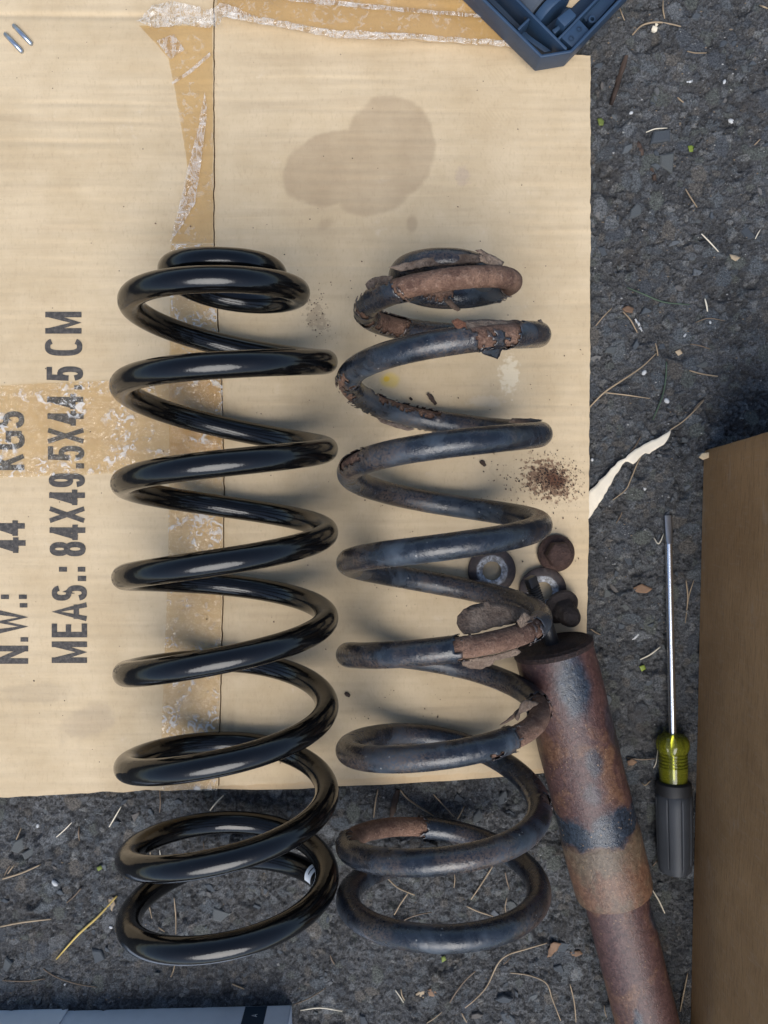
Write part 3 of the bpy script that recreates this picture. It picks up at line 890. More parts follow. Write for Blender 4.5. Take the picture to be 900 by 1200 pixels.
def stroke_glyph(ch, w, h, sw):
    """ribbons of stroke width sw filling a w x h box"""
    if ch == '.':
        return [(0, 0), (w, 0), (w, h), (0, h)], [(0, 1, 2, 3)], [0, 0, 0, 0]
    V, F, Z = [], [], []
    for si, st in enumerate(GLYPH[ch]):
        pts = [Vector((sw / 2 + x * (w - sw), sw / 2 + y * (h - sw))) for x, y in st]
        n = len(pts)
        diag = n == 2 and abs(pts[0].x - pts[1].x) > 1 and abs(pts[0].y - pts[1].y) > 1
        if n == 2 and not diag:
            d = (pts[1] - pts[0]).normalized() * sw / 2
            pts = [pts[0] - d, pts[1] + d]
        elif n <= 5 and not (ch in '5S9'):
            d0 = (pts[1] - pts[0]).normalized() * sw * .45; d1 = (pts[-1] - pts[-2]).normalized() * sw * .45
            pts[0] = pts[0] - d0; pts[-1] = pts[-1] + d1
        b0 = len(V)
        for i, p in enumerate(pts):
            d1 = (p - pts[i - 1]).normalized() if i else (pts[1] - p).normalized()
            d2 = (pts[i + 1] - p).normalized() if i < n - 1 else d1
            n1 = Vector((-d1.y, d1.x)); n2 = Vector((-d2.y, d2.x))
            bis = (n1 + n2)
            bis = bis.normalized() if bis.length > 1e-4 else n1
            L = sw / 2 / max(0.42, bis.dot(n1))
            for sg in (1, -1):
                q = p + bis * L * sg
                V.append((min(max(q.x, 0), w), min(max(q.y, 0), h))); Z.append(si)
        for i in range(n - 1):
            F.append((b0 + 2 * i, b0 + 2 * i + 1, b0 + 2 * i + 3, b0 + 2 * i + 2))
    return V, F, Z

def lettering(name, items, parent, mat, z):
    V, F = [], []
    for (ch, yb, ye, xl, xr) in items:
        w, h = abs(yb - ye), abs(xr - xl)
        vs, fs, zs = stroke_glyph(ch, w, h, 6.4 if h > 20 else 5)
        b = len(V)
        for (gx_, gy_), si in zip(vs, zs):
            px, py = xr - gy_, yb - gx_      # cap height runs to the left, reading direction up
            V.append(P(px, py, z + si * 0.00003 + float(ripple(np.array([px]), np.array([py]))[0])))
        for f in fs:
            F.append(tuple(b + i for i in f))
    me = mesh_py(name, V, F, False)
    if sum(p.normal.z for p in me.polygons) < 0:
        me.flip_normals()
    o = link(name, me, mat, parent)
    return o

CL, CR = 62.5, 101.5
def big_line():
    L = [('M', 777, 752), ('E', 747, 731), ('A', 728, 706), ('S', 704, 686)]
    it = [(c, a, b, 60.5 if a > 700 else 59.5, 102) for c, a, b in L]
    it += [('.', 681, 675, 91, 101), ('.', 670, 664.5, 91, 100), ('.', 670, 664.5, 69, 78.5)]
    it += [('8', 652, 635, 58, 100.5), ('4', 633, 615, 58, 100), ('X', 613, 593.5, 57.5, 99.5), ('4', 592, 574, 57.5, 99.5), ('9', 571, 555, 57, 99.5), ('.', 549, 543, 89, 98.5),
           ('5', 540, 522.5, 56, 99), ('X', 520, 501.5, 55.5, 98.5), ('4', 499, 481.5, 55.5, 98), ('4', 479.5, 462, 55, 97.5), ('.', 456.5, 451.5, 87, 96.5),
           ('5', 446.5, 429.5, 54.5, 97.5), ('C', 417, 395.5, 52.5, 96.5), ('M', 391, 365.5, 53, 95.5)]
    return it
bl = big_line()
for name, part in (('printed_heading', bl[:7]), ('printed_measurements', bl[7:20]), ('printed_unit', bl[20:])):
    lettering(name, part, carton, MAT['ink'], TOPZ + 0.00028)
second = [('N', 778, 757, -6, 33), ('.', 752, 747, 24, 33), ('W', 744, 714, -8, 33), ('.', 712, 707, 23, 32), ('.', 702, 697, 22, 31.5), ('.', 702, 697, 1, 10.5),
          ('4', 648, 630, -10, 30), ('4', 628, 610, -10, 29), ('K', 551, 532, -12, 28.5), ('G', 527, 505, -13, 29), ('S', 502, 482, -13, 28.5)]
for name, part in (('printed_heading', second[:6]), ('printed_weight', second[6:8]), ('printed_unit', second[8:])):
    lettering(name, part, carton, MAT['ink'], TOPZ + 0.00028)

# ================================================================== COIL SPRINGS
def cubic(xs, ys, q):
    xs = np.array(xs, float); ys = np.array(ys, float)
    n = len(xs); h = np.diff(xs)
    A = np.zeros((n, n)); r = np.zeros(n)
    A[0, 0] = A[-1, -1] = 1
    for i in range(1, n - 1):
        A[i, i - 1] = h[i - 1]; A[i, i] = 2 * (h[i - 1] + h[i]); A[i, i + 1] = h[i]
        r[i] = 3 * ((ys[i + 1] - ys[i]) / h[i] - (ys[i] - ys[i - 1]) / h[i - 1])
    c = np.linalg.solve(A, r)
    b = np.diff(ys) / h - h * (2 * c[:-1] + c[1:]) / 3
    d = np.diff(c) / (3 * h)
    k = np.clip(np.searchsorted(xs, q) - 1, 0, n - 2)
    t = q - xs[k]
    return ys[k] + b[k] * t + c[k] * t ** 2 + d[k] * t ** 3

class Coil:
    """the centre line of a lying coil; t counts turns, 0 = right, .25 = top, .5 = left, .75 = underside"""
    def __init__(self, knots, radii, px_mid, zc, t0, t1, step):
        self.zc = zc
        k = (CAM_H - zc) / FPX
        rt = [a for a, _ in radii]; rr = [b * k for _, b in radii]
        self.R = lambda t: np.interp(t, rt, rr)
        self.xc = P(px_mid, 700, zc).x
        ts = [a for a, _ in knots]
        ys = []
        for a, py in knots:
            z = zc + float(self.R(a)) * math.sin(2 * math.pi * a)
            ys.append(P(450, py, z).y)
        self.t = np.arange(t0, t1, step)
        y = cubic(ts, ys, self.t)
        w = int(0.10 / step) | 1
        ker = np.hanning(w + 2)[1:-1]; ker /= ker.sum()
        yp = np.concatenate([2 * y[0] - y[1:w + 1][::-1], y, 2 * y[-1] - y[-w - 1:-1][::-1]])
        self.y = np.convolve(yp, ker, 'same')[w:-w]
        r = self.R(self.t)
        rp = np.concatenate([np.full(w, r[0]), r, np.full(w, r[-1])])
        r = np.convolve(rp, ker, 'same')[w:-w]
        ph = 2 * np.pi * self.t
        self.c = np.stack([self.xc + r * np.cos(ph), self.y, zc + r * np.sin(ph)], -1)
        T = np.gradient(self.c, axis=0); T /= np.linalg.norm(T, axis=1)[:, None]
        n = np.stack([np.cos(ph), 0 * ph, np.sin(ph)], -1)
        n = n - T * (n * T).sum(1)[:, None]; n /= np.linalg.norm(n, axis=1)[:, None]
        self.T, self.n, self.b = T, n, np.cross(T, n)
        self.s = np.concatenate([[0], np.cumsum(np.linalg.norm(np.diff(self.c, axis=0), axis=1))])
    def tube(self, rad, sides, i0=0, i1=None):
        """rad: array (len, sides) or scalar"""
        i1 = i1 or len(self.t)
        a = np.linspace(0, 2 * np.pi, sides, endpoint=False)
        rad = np.broadcast_to(rad, (i1 - i0, sides)) if np.ndim(rad) < 2 else rad
        c = self.c[i0:i1, None, :]; n = self.n[i0:i1, None, :]; b = self.b[i0:i1, None, :]
        return c + rad[..., None] * (np.cos(a)[None, :, None] * n + np.sin(a)[None, :, None] * b)
    def at(self, t, alpha, r):
        i = int(np.clip(np.searchsorted(self.t, t), 0, len(self.t) - 1))
        return Vector(self.c[i] + r * (math.cos(alpha) * self.n[i] + math.sin(alpha) * self.b[i]))

def capped(coil, rad, sides, r_edge):
    """tube with rounded-off cut ends"""
    pts = coil.tube(rad, sides)
    for end in (0, -1):
        c = coil.c[end]; T = coil.T[end] * (-1 if end == 0 else 1)
        ring = pts[end] - c
        extra = [c + ring * 0.93 + T * 0.0006, c + ring * 0.80 + T * 0.0010, c + ring * 0.4 + T * 0.0011, c + ring * 0.01 + T * 0.0011]
        ex = np.stack(extra)
        pts = np.concatenate([ex[::-1], pts]) if end == 0 else np.concatenate([pts, ex])
    return pts

new_knots = [(-1.15, 345), (-1.0, 322), (-0.75, 305), (-0.5, 320), (-0.25, 352), (0, 343), (.25, 327), (.5, 360), (.75, 409), (1.0, 424), (1.25, 429), (1.5, 461), (1.75, 506), (2.0, 527), (2.25, 545), (2.5, 572),
             (2.75, 597), (3.0, 625), (3.25, 661), (3.5, 678), (3.75, 688), (4.0, 726), (4.25, 777), (4.5, 787), (4.75, 776), (5.0, 830), (5.25, 897), (5.5, 893), (5.75, 871), (6.0, 932), (6.25, 1012),
             (6.5, 997), (6.75, 964), (7.0, 1030), (7.25, 1112), (7.5, 1067), (7.75, 1005), (7.95, 1036), (8.1, 1060)]
new_rad = [(-1.1, 57), (-0.75, 59), (-0.5, 63), (-0.25, 73), (0, 84), (.25, 96), (.5, 108.5), (.75, 113), (1.0, 116.0), (8.2, 116.0)]
WN = 0.0070
ZC_NEW = 0.0090 + 0.0565 + WN
coil = Coil(new_knots, new_rad, 266.8, ZC_NEW, -1.03, 7.945, 1 / 260)
spring_new = tag(empty('coil_spring', (coil.xc, coil.c[len(coil.c) // 2][1], TOPZ)), 'new glossy black coil spring lying on the tan cardboard', 'coil spring')
link('wire', grid_mesh('wire', capped(coil, WN, 32, 0), closed_v=True), MAT['gloss_black'], spring_new)
# small white sticker round the cut end
i1 = len(coil.t) - 3; i0 = i1 - 8
st = coil.tube(WN + 0.00025, 40, i0, i1)[:, 2:22]
o = link('sticker', grid_mesh('sticker', st), MAT['sticker'], spring_new)
o['label'] = 'small white sticker on the cut wire end'
st = coil.tube(WN + 0.0004, 40, i0 + 3, i1 - 3)[:, 6:18]
link('sticker_print', grid_mesh('sticker_print', st), MAT['navy'], o)

old_knots = [(-1.15, 345), (-1.0, 326), (-0.75, 306), (-0.5, 322), (-0.25, 348), (0, 333), (.25, 327), (.5, 363), (.75, 391), (1.0, 393), (1.25, 400), (1.5, 448), (1.75, 494), (2.0, 508), (2.25, 520), (2.5, 555),
             (2.75, 590), (3.0, 612), (3.25, 640), (3.5, 660), (3.75, 684), (4.0, 720), (4.25, 761), (4.5, 767), (4.75, 776), (5.0, 827), (5.25, 884), (5.5, 878), (5.75, 864), (6.0, 938), (6.25, 1008),
             (6.5, 990), (6.75, 971), (7.0, 1036), (7.25, 1100), (7.5, 1052), (7.75, 1006), (8.0, 1030)]
old_rad = [(-1.1, 46), (-0.75, 47), (-0.5, 50), (-0.25, 63), (0, 77), (.25, 84), (.5, 91), (.75, 100), (1.0, 108), (1.5, 111.5), (2.0, 110.5), (4, 112), (6, 113), (7.5, 113), (8, 112.5)]
WO = 0.0062
ZC_OLD = 0.0090 + 0.0555 + 0.0066
oc = Coil(old_knots, old_rad, 519.6, ZC_OLD, -1.02, 7.80, 1 / 300)
spring_old = tag(empty('coil_spring', (oc.xc, oc.c[len(oc.c) // 2][1], TOPZ)), 'old rusty coil spring with flaking blue-black paint beside the new one', 'coil spring')

SID = 44
NT = len(oc.t)
tt = np.repeat(oc.t[:, None], SID, 1); aa = np.repeat(np.linspace(0, 2 * np.pi, SID, endpoint=False)[None], NT, 0)
ss = np.repeat(oc.s[:, None], SID, 1)
# seamless noise on the tube via 3-part blend
def tube_noise(f_s, f_a, seed, oct=4):
    return 0.5 * (fbm(ss * f_s, 5 + f_a * np.cos(aa) + 3, oct, seed) + fbm(ss * f_s + 40, 5 + f_a * np.sin(aa) + 3, oct, seed + 1))
core_r = WO - 0.0003 + 0.00045 * (tube_noise(220, 2.0, 61) - 0.5) + 0.00030 * (tube_noise(700, 5.0, 67, 3) - 0.5)
link('bare_wire', grid_mesh('bare_wire', capped(oc, core_r, SID, 0), closed_v=True), MAT['rust'], spring_old)

def t_front(k, px):
    """turn count at pixel column px on the upper strand of coil k"""
    zf = ZC_OLD + 0.04
    x = P(px, 700, zf).x - oc.xc
    r = float(oc.R(k - 0.75))
    return k - 1 + math.acos(max(-1, min(1, x / r))) / (2 * math.pi)
def t_back(k, px):
    x = P(px, 700, ZC_OLD - 0.04).x - oc.xc
    return k - math.acos(max(-1, min(1, x / float(oc.R(k - 0.25))))) / (2 * math.pi)

n1 = tube_noise(330, 2.2, 71); n2 = tube_noise(900, 4.0, 75, 3)
wob = (n1 - 0.5) * 0.14 + (n2 - 0.5) * 0.06
keep = np.ones((NT, SID), bool)
def bare(ta, tb, a0=None, half=None, rag=1.0):
    """strip the paint between two turn counts, optionally only on a sector of the wire"""
    global keep
    lo, hi = min(ta, tb), max(ta, tb)
    m = (tt + wob * 0.55 * rag > lo) & (tt + wob * 0.55 * rag < hi)
    if a0 is not None:
        d = np.abs((aa - a0 + np.pi) % (2 * np.pi) - np.pi)
        m &= d + wob * 9 * rag < half
    keep &= ~m
UP = 0.0
bare(t_front(1, 480), 0.02)                          # top coil, stripped nearly all round
bare(t_front(1, 470), t_front(1, 428), 1.3, 0.6)
bare(0.02, -0.06, 0.3, 1.6)
bare(0.55, 0.66, 3.0, 0.8)
bare(t_front(2, 600), t_front(2, 548), 1.1, 0.42)
bare(t_front(5, 548), t_front(5, 612))
bare(t_front(6, 603), 5.035)
bare(6.5 + 0.03, t_back(7, 487))
bare(6.44, 6.56, 3.14, 1.2)
bare(t_front(3, 413), t_front(3, 430), 0.6, 0.38, 0.6)
bare(1.60, 1.74, 2.2, 0.35)
bare(1.45, 1.75, 5.6, 0.22, 1.6)
bare(-0.40, -0.22, 2.7, 0.5)
# cracks: thin lines where the paint has split
def crack(ta, a0, a1, ph, amp=0.006):
    global keep
    line = ta + amp * np.sin(aa * 5 + ph) + 0.5 * amp * np.sin(aa * 13 + 2 * ph)
    d = (aa - a0) % (2 * np.pi)
    keep &= ~((np.abs(tt - line) < 0.0023) & (d < (a1 - a0)))
crack(1.52, 4.2, 8.6, 0.3); crack(1.47, 2.6, 5.0, 1.0, 0.012); crack(0.53, 4.0, 7.0, 2.0); crack(t_front(2, 560), 5.0, 8.0, 1.2); crack(t_front(2, 588), 4.9, 7.7, 0.2, 0.004)
crack(t_front(5, 622), 5.2, 7.6, 0.6, 0.004); crack(t_front(5, 540), 0.3, 1.3, 0.6); crack(t_front(6, 570), 4.6, 5.8, 2.0, 0.006); crack(5.005, 5.0, 8.5, 0.5, 0.003); crack(6.02, 5.0, 7.5, 1.5, 0.004)
crack(0.47, 4.6, 6.6, 2.6)
paint_r = WO + 0.00050 + 0.00030 * (tube_noise(120, 1.6, 81) - 0.5)
# paint lifts near its torn edges
er = keep.copy()
for _ in range(3):
    e2 = er.copy()
    e2[1:] &= er[:-1]; e2[:-1] &= er[1:]
    e2 &= np.roll(er, 1, 1) & np.roll(er, -1, 1)
    er = e2
lift = (keep & ~er) * (0.00035 + 0.0007 * np.clip(tube_noise(160, 2.0, 91) - 0.45, 0, 1) * 2)
blur = (~keep).astype(float)
for _ in range(14):
    p_ = np.pad(blur, ((1, 1), (0, 0)), 'edge')
    blur = (p_[:-2] + p_[2:] + np.roll(blur, 1, 1) + np.roll(blur, -1, 1) + 2 * blur) / 6
bleed = np.clip(blur * 2.2, 0, 1)
# small chips lost around the bare places
keep &= ~((bleed > 0.12) & (tube_noise(1100, 6.0, 97, 2) > 0.60 - 0.12 * bleed))
paint_pts = oc.tube(paint_r + lift, SID)
a_ = np.arange(NT - 1)[:, None]; b_ = np.arange(SID)[None]
idx = np.arange(NT * SID).reshape(NT, SID)
q = np.stack([idx[a_, b_], idx[a_ + 1, b_], idx[a_ + 1, (b_ + 1) % SID], idx[a_, (b_ + 1) % SID]], -1)
kq = keep[a_, b_] & keep[a_ + 1, b_] & keep[a_ + 1, (b_ + 1) % SID] & keep[a_, (b_ + 1) % SID]
faces = q[kq]
used = np.unique(faces); remap = np.full(NT * SID, -1); remap[used] = np.arange(len(used))
me = mesh_py('paint_coat', paint_pts.reshape(-1, 3)[used], remap[faces], True)
ab = me.attributes.new('bleed', 'FLOAT', 'POINT')
ab.data.foreach_set('value', bleed.reshape(-1)[used].astype(np.float32))
po = link('paint_coat', me, MAT['old_paint'], spring_old)
po['label'] = 'cracked blue-black paint peeling off the wire'
sm = po.modifiers.new('thickness', 'SOLIDIFY'); sm.thickness = 0.0004; sm.offset = -1

def flake(poly, zf, mat, parent, seed, curl=0.0, thick=0.0005, name='paint_flake'):
    """a curled flake: pixel outline, height from zf(px, py)"""
    bm = bmesh.new()
    rr = random.Random(seed)
    n = len(poly)
    pts = []
    for i in range(n):
        a, b = poly[i], poly[(i + 1) % n]
        L = math.hypot(b[0] - a[0], b[1] - a[1])
        k = max(1, int(L / 4))
        for j in range(k):
            u = j / k
            w = 0 if j == 0 else rr.uniform(-0.7, 0.7)
            pts.append((a[0] + (b[0] - a[0]) * u + w, a[1] + (b[1] - a[1]) * u + w * 0.8))
    vs = [bm.verts.new((x, y, 0)) for x, y in pts]
    bm.faces.new(vs)
    bmesh.ops.triangulate(bm, faces=bm.faces)
    for _ in range(2):
        bmesh.ops.subdivide_edges(bm, edges=[e for e in bm.edges if e.calc_length() > 4], cuts=1)
        bmesh.ops.triangulate(bm, faces=bm.faces)
    cx = sum(p[0] for p in pts) / len(pts); cy = sum(p[1] for p in pts) / len(pts)
    nn = fbm(np.array([v.co.x * 0.12 for v in bm.verts]), np.array([v.co.y * 0.12 for v in bm.verts]), 3, seed)
    for nz_, v in zip(nn, bm.verts):
        px, py = v.co.x, v.co.y
        z = zf(px, py) + 0.0006 * (float(nz_) - 0.5) + curl * (((px - cx) ** 2 + (py - cy) ** 2) / 400)
        v.co = P(px, py, z)
    me = bm_mesh(name, bm, True)
    if sum(p.normal.z for p in me.polygons) < 0:
        me.flip_normals()
    o = link(name, me, mat, parent)
    sm = o.modifiers.new('thickness', 'SOLIDIFY'); sm.thickness = thick; sm.offset = -1
    return o

def zw(px, k):
    """height of the wire's centre line on the upper strand of coil k"""
    r = float(oc.R(k - 0.75)); z = ZC_OLD + r * .8
    for _ in range(4):
        z = ZC_OLD + math.sqrt(max(0.0, r * r - (P(px, 700, z).x - oc.xc) ** 2))
    return z
FL = MAT['flake']
# the split-open wings on the fifth coil
flake([(539, 738), (535, 730), (536, 722), (543, 714), (556, 708), (570, 705), (590, 707), (612, 712), (630, 722), (622, 727), (600, 731), (575, 736), (556, 742), (544, 743)],
      lambda x, y: zw(x, 5) - 0.001 - 0.00030 * (744 - y), FL, spring_old, 21)
flake([(541, 775), (556, 772), (580, 768), (606, 760), (611, 764), (606, 768), (590, 772), (580, 774), (577, 779), (566, 784), (552, 784), (542, 780)],
      lambda x, y: zw(x, 5) - 0.001 - 0.0003 * (y - 762), FL, spring_old, 22)
flake([(615, 717), (622, 722), (634, 716), (632, 722), (626, 728), (618, 731), (612, 738), (609, 734), (606, 728)], lambda x, y: zw(x, 5) + 0.0052, FL, spring_old, 23)
# curled strip and edges near the sixth coil
flake([(604, 834), (618, 820), (632, 824), (622, 831), (608, 838), (596, 846), (586, 850), (598, 840)], lambda x, y: zw(x, 6) + 0.002, FL, spring_old, 24, 0.0003)
flake([(604, 842), (610, 826), (616, 820), (620, 822), (612, 832), (607, 845)], lambda x, y: zw(x, 6) + 0.0045, FL, spring_old, 25)
# top coils
flake([(557, 293), (564, 292), (572, 297), (580, 300), (591, 307), (588, 313), (572, 310), (563, 306), (566, 300)], lambda x, y: zw(x, 1) + 0.001, FL, spring_old, 26, 0.0003)
flake([(455, 313), (500, 302), (546, 297), (566, 299), (572, 307), (540, 309), (500, 312), (470, 318)], lambda x, y: ZC_OLD + 0.0235 + 0.006, FL, spring_old, 27)
flake([(428, 333), (436, 326), (448, 323), (460, 324), (456, 331), (444, 336), (436, 341), (430, 338)], lambda x, y: zw(max(x, 438), 1) + 0.004, FL, spring_old, 28, 0.0002)
flake([(529, 376), (536, 373), (546, 378), (548, 391), (542, 388), (534, 384)], lambda x, y: zw(x, 2) + 0.005, MAT['rust_red'], spring_old, 29, 0.0003)
flake([(541, 376), (570, 374), (600, 375), (615, 377), (612, 386), (590, 388), (566, 388), (552, 391), (545, 386)], lambda x, y: zw(x, 2) + 0.0055 - 0.0003 * (392 - y), FL, spring_old, 30)
flake([(568, 405), (580, 401), (592, 394), (597, 398), (590, 408), (583, 421), (575, 418), (566, 415), (562, 410)], lambda x, y: zw(x, 2) + 0.0045 - 0.0003 * (y - 400), MAT['old_paint'], spring_old, 31)
flake([(520, 352), (528, 350), (534, 357), (540, 363), (536, 365), (528, 360)], lambda x, y: ZC_OLD - 0.02, FL, spring_old, 32, 0.0002)
flake([(440, 488), (452, 492), (470, 497), (486, 503), (478, 505), (460, 500), (446, 495)], lambda x, y: ZC_OLD + 0.0, FL, spring_old, 33)
flake([(600, 490), (622, 490), (636, 492), (630, 496), (610, 497), (596, 495)], lambda x, y: ZC_OLD + 0.004, FL, spring_old, 34)
flake([(630, 375), (634, 374), (637, 379), (633, 381)], lambda x, y: zw(min(x, 628), 2) + 0.003, FL, spring_old, 35)

# ================================================================== SHOCK ABSORBER
sa, sb = P(648, 757, 0.0335), P(720, 1045, 0.0275)
ax = (sb - sa); LEN = ax.length; ax.normalize()
shock = tag(empty('shock_absorber', sa), 'rusty brown tubular shock absorber lying half on the cardboard, half on asphalt', 'shock absorber')
rotm = Matrix((ax, Vector((0, 0, 1)).cross(ax).normalized(), ax.cross(Vector((0, 0, 1)).cross(ax)).normalized())).transposed().to_4x4()
shock.rotation_euler = rotm.to_euler()
shock.matrix_world = Matrix.Translation(sa) @ rotm
def shock_part(name, prof, mat, parent=shock, seg=64, smooth_angle=35):
    bm = bmesh.new()
    lathe(bm, prof, (0, 0, 0), (1, 0, 0), seg)
    me = bm_mesh(name, bm, True, smooth_angle)
    o = link(name, me, mat)
    o.parent = parent
    return o
RS = 0.0248
dust = shock_part('dust_tube', [(-0.0004, RS - .0022), (0.0, RS - .0012), (0.0012, RS), (0.02, RS), (LEN - 0.042, RS), (LEN - 0.040, RS + .0005), (LEN - 0.020, RS + .0004), (LEN - 0.003, RS), (LEN, RS - .0006), (LEN, RS - .0024), (LEN - .02, RS - .003)], MAT['shock'])
for o_ in (dust,):
    bm = bmesh.new(); bm.from_mesh(o_.data)
    long = [e for e in bm.edges if e.calc_length() > 0.012]
    bmesh.ops.subdivide_edges(bm, edges=long, cuts=28, use_grid_fill=True)
    xs = np.array([v.co.x for v in bm.verts]); th = np.array([math.atan2(v.co.z, v.co.y) for v in bm.verts])
    nn = fbm(xs * 45 + 9, 3 + 2.2 * np.cos(th), 3, 5) + fbm(xs * 45 + 30, 3 + 2.2 * np.sin(th), 3, 6) - 1
    for n, v in zip(nn, bm.verts):
        r = math.hypot(v.co.y, v.co.z)
        if r > 0.02:
            k = 1 + 0.00060 * n / r
            v.co.y *= k; v.co.z *= k
    bm.to_mesh(o_.data); bm.free()
    o_.data.polygons.foreach_set('use_smooth', [True] * len(o_.data.polygons))
    o_.data.set_sharp_from_angle(angle=R_(35))
shock_part('top_cap', [(-0.0020, 0), (-0.0020, RS - .0095), (-0.0008, RS - .0075), (-0.0010, RS - .0035), (-.0016, RS - .0020), (0.0, RS + .0004), (0.0022, RS + .0005), (0.0032, RS + .0001)], MAT['shock_cap'])
shock_part('lower_tube', [(LEN - .03, 0.0205), (LEN + .06, 0.0203), (LEN + .15, 0.0203), (LEN + .156, 0.019), (LEN + .158, 0.0)], MAT['shock_low'])
# lower mounting eye, beyond the photo's edge
bm = bmesh.new()
lathe(bm, [(-.016, .008), (-.016, .0155), (.016, .0155), (.016, .008), (-.016, .008)], (LEN + .172, 0, -0.002), (0, 1, 0), 32)
o = link('mounting_eye', bm_mesh('mounting_eye', bm, True, 40), MAT['shock_cap']); o.parent = shock
# threaded rod leaning slightly off the tube's axis, with flats at its tip
rodend = P(621, 677, 0.041)
inv = shock.matrix_world.inverted()
re = inv @ rodend
rd = re.normalized(); RL = re.length
bm = bmesh.new()
prof = [(0.0, .0048), (RL * .40, .0048), (RL * .42, .0038)]
d = RL * .44
while d < RL - .0065:
    prof += [(d, .0033), (d + .0008, .0043)]
    d += .0016
prof += [(RL - .0062, .0036), (RL - .0060, .0030)]
lathe(bm, prof, (0, 0, 0), rd, 24)
o = link('threaded_rod', bm_mesh('threaded_rod', bm, True, 25), MAT['thread']); o.parent = shock
bm = bmesh.new()
tipm = Matrix.Translation(rd * (RL - .003)) @ rd.to_track_quat('X', 'Z').to_matrix().to_4x4() @ Matrix.Rotation(0.5, 4, 'X')
bmesh.ops.create_cube(bm, size=1, matrix=tipm @ Matrix.Diagonal((.0066, .0066, .0052, 1)))
bevel_all(bm, .0005)
t_ = link('rod_tip', bm_mesh('rod_tip', bm, True, 30), MAT['thread']); t_.parent = o

# ================================================================== WASHERS AND NUTS
def washer(px, py, z, tilt, label, rs=1.0):
    p = P(px, py, z)
    prof = [(.0026, .0062), (.0030, .0068), (.0030, .0100), (.0026, .0125), (.0022, .0152), (.0017, .0158), (.0004, .0158), (0, .0152), (.0006, .0120), (.0008, .0068), (.0012, .0062), (.0026, .0062)]
    prof = [(d, r * rs) for d, r in prof]
    bm = bmesh.new()
    lathe(bm, prof, (0, 0, 0), (0, 0, 1), 48, rough=0.004)
    o = link('washer', bm_mesh('washer', bm, True, 35), MAT['washer'])
    o.location = p
    o.rotation_euler = tilt
    return tag(o, label, 'washer')
washer(576, 668.5, 0.0093, (0, 0, 0.4), 'rusty dished washer left of the threaded rod, partly under the spring wire', 0.99)
washer(635.5, 692, 0.0098, (0.04, -0.05, 1.4), 'rusty washer behind the threaded rod tip with worn silver hole rim', 0.99)

def flange_nut(px, py, z, axis, rf, hexr, hh, dome, mat, label, rz=0.0):
    p = P(px, py, z)
    root = tag(empty('flange_nut', p), label, 'nut')
    q = Vector(axis).to_track_quat('Z', 'X')
    root.rotation_euler = q.to_euler()
    root.matrix_world = Matrix.Translation(p) @ q.to_matrix().to_4x4()
    bm = bmesh.new()
    lathe(bm, [(0, 0), (0, rf * .96), (.0006, rf), (.0020, rf), (.0027, rf * .96), (.0042, hexr * 1.02), (.0046, 0)], (0, 0, 0), (0, 0, 1), 48, rough=0.003)
    o = link('flange', bm_mesh('flange', bm, True, 35), mat); o.parent = root
    bm = bmesh.new()
    if not dome:
        rings = lathe(bm, [(.0030, hexr), (hh - .0012, hexr), (hh, hexr * .86), (hh + .0004, hexr * .6), (hh + .0005, 0)], (0, 0, 0), (0, 0, 1), 6, x_ref=(math.cos(rz), math.sin(rz), 0))
        bevel_all(bm, .0007, 2)
    else:
        lathe(bm, [(.0030, hexr), (hh * .5, hexr), (hh * .56, hexr * .93)], (0, 0, 0), (0, 0, 1), 6, x_ref=(math.cos(rz), math.sin(rz), 0))
        lathe(bm, [(hh * .5, hexr * .80)] + [(hh * .5 + hh * .5 * math.sin(a), hexr * .86 * math.cos(a) ** .7) for a in [i * math.pi / 2 / 8 for i in range(8)]] + [(hh, 0)], (0, 0, 0), (0, 0, 1), 36)
    o = link('cap', bm_mesh('cap', bm, True, 30), mat); o.parent = root
    return root
flange_nut(651, 648, 0.0093, (0.06, -0.02, 1), .0122, .0088, .0135, False, MAT['nut'], 'rusty brown flanged hex nut nearest the right cardboard edge', 0.35)
flange_nut(656, 710, 0.0150, (0.36, -0.46, 1), .0122, .0082, .0200, True, MAT['nut_black'], 'dark flanged nut with rounded cap resting against the shock absorber top', 0.1)

# ================================================================== SCREWDRIVER
pa, pb = P(783, 604, 0.0035), P(791.5, 1023, 0.0118)
drv = tag(empty('screwdriver', pb), 'flat-blade screwdriver with yellow collar and grey rubber grip beside the brown box', 'screwdriver')
axd = (pa - pb); LD = axd.length; axd.normalize()
yv = Vector((0, 0, 1)).cross(axd).normalized()
rm = Matrix((axd, yv, axd.cross(yv))).transposed().to_4x4()
drv.rotation_euler = rm.to_euler()
drv.matrix_world = Matrix.Translation(pb) @ rm
def drv_part(name, bm, mat, parent=drv, ang=35):
    o = link(name, bm_mesh(name, bm, True, ang), mat)
    o.parent = parent
    return o
mm = LD / 419.0           # metres per photo pixel along the tool
g0, g1, n0, c0, c1 = 0.0, 94 * mm, 108 * mm, 142 * mm, 163 * mm
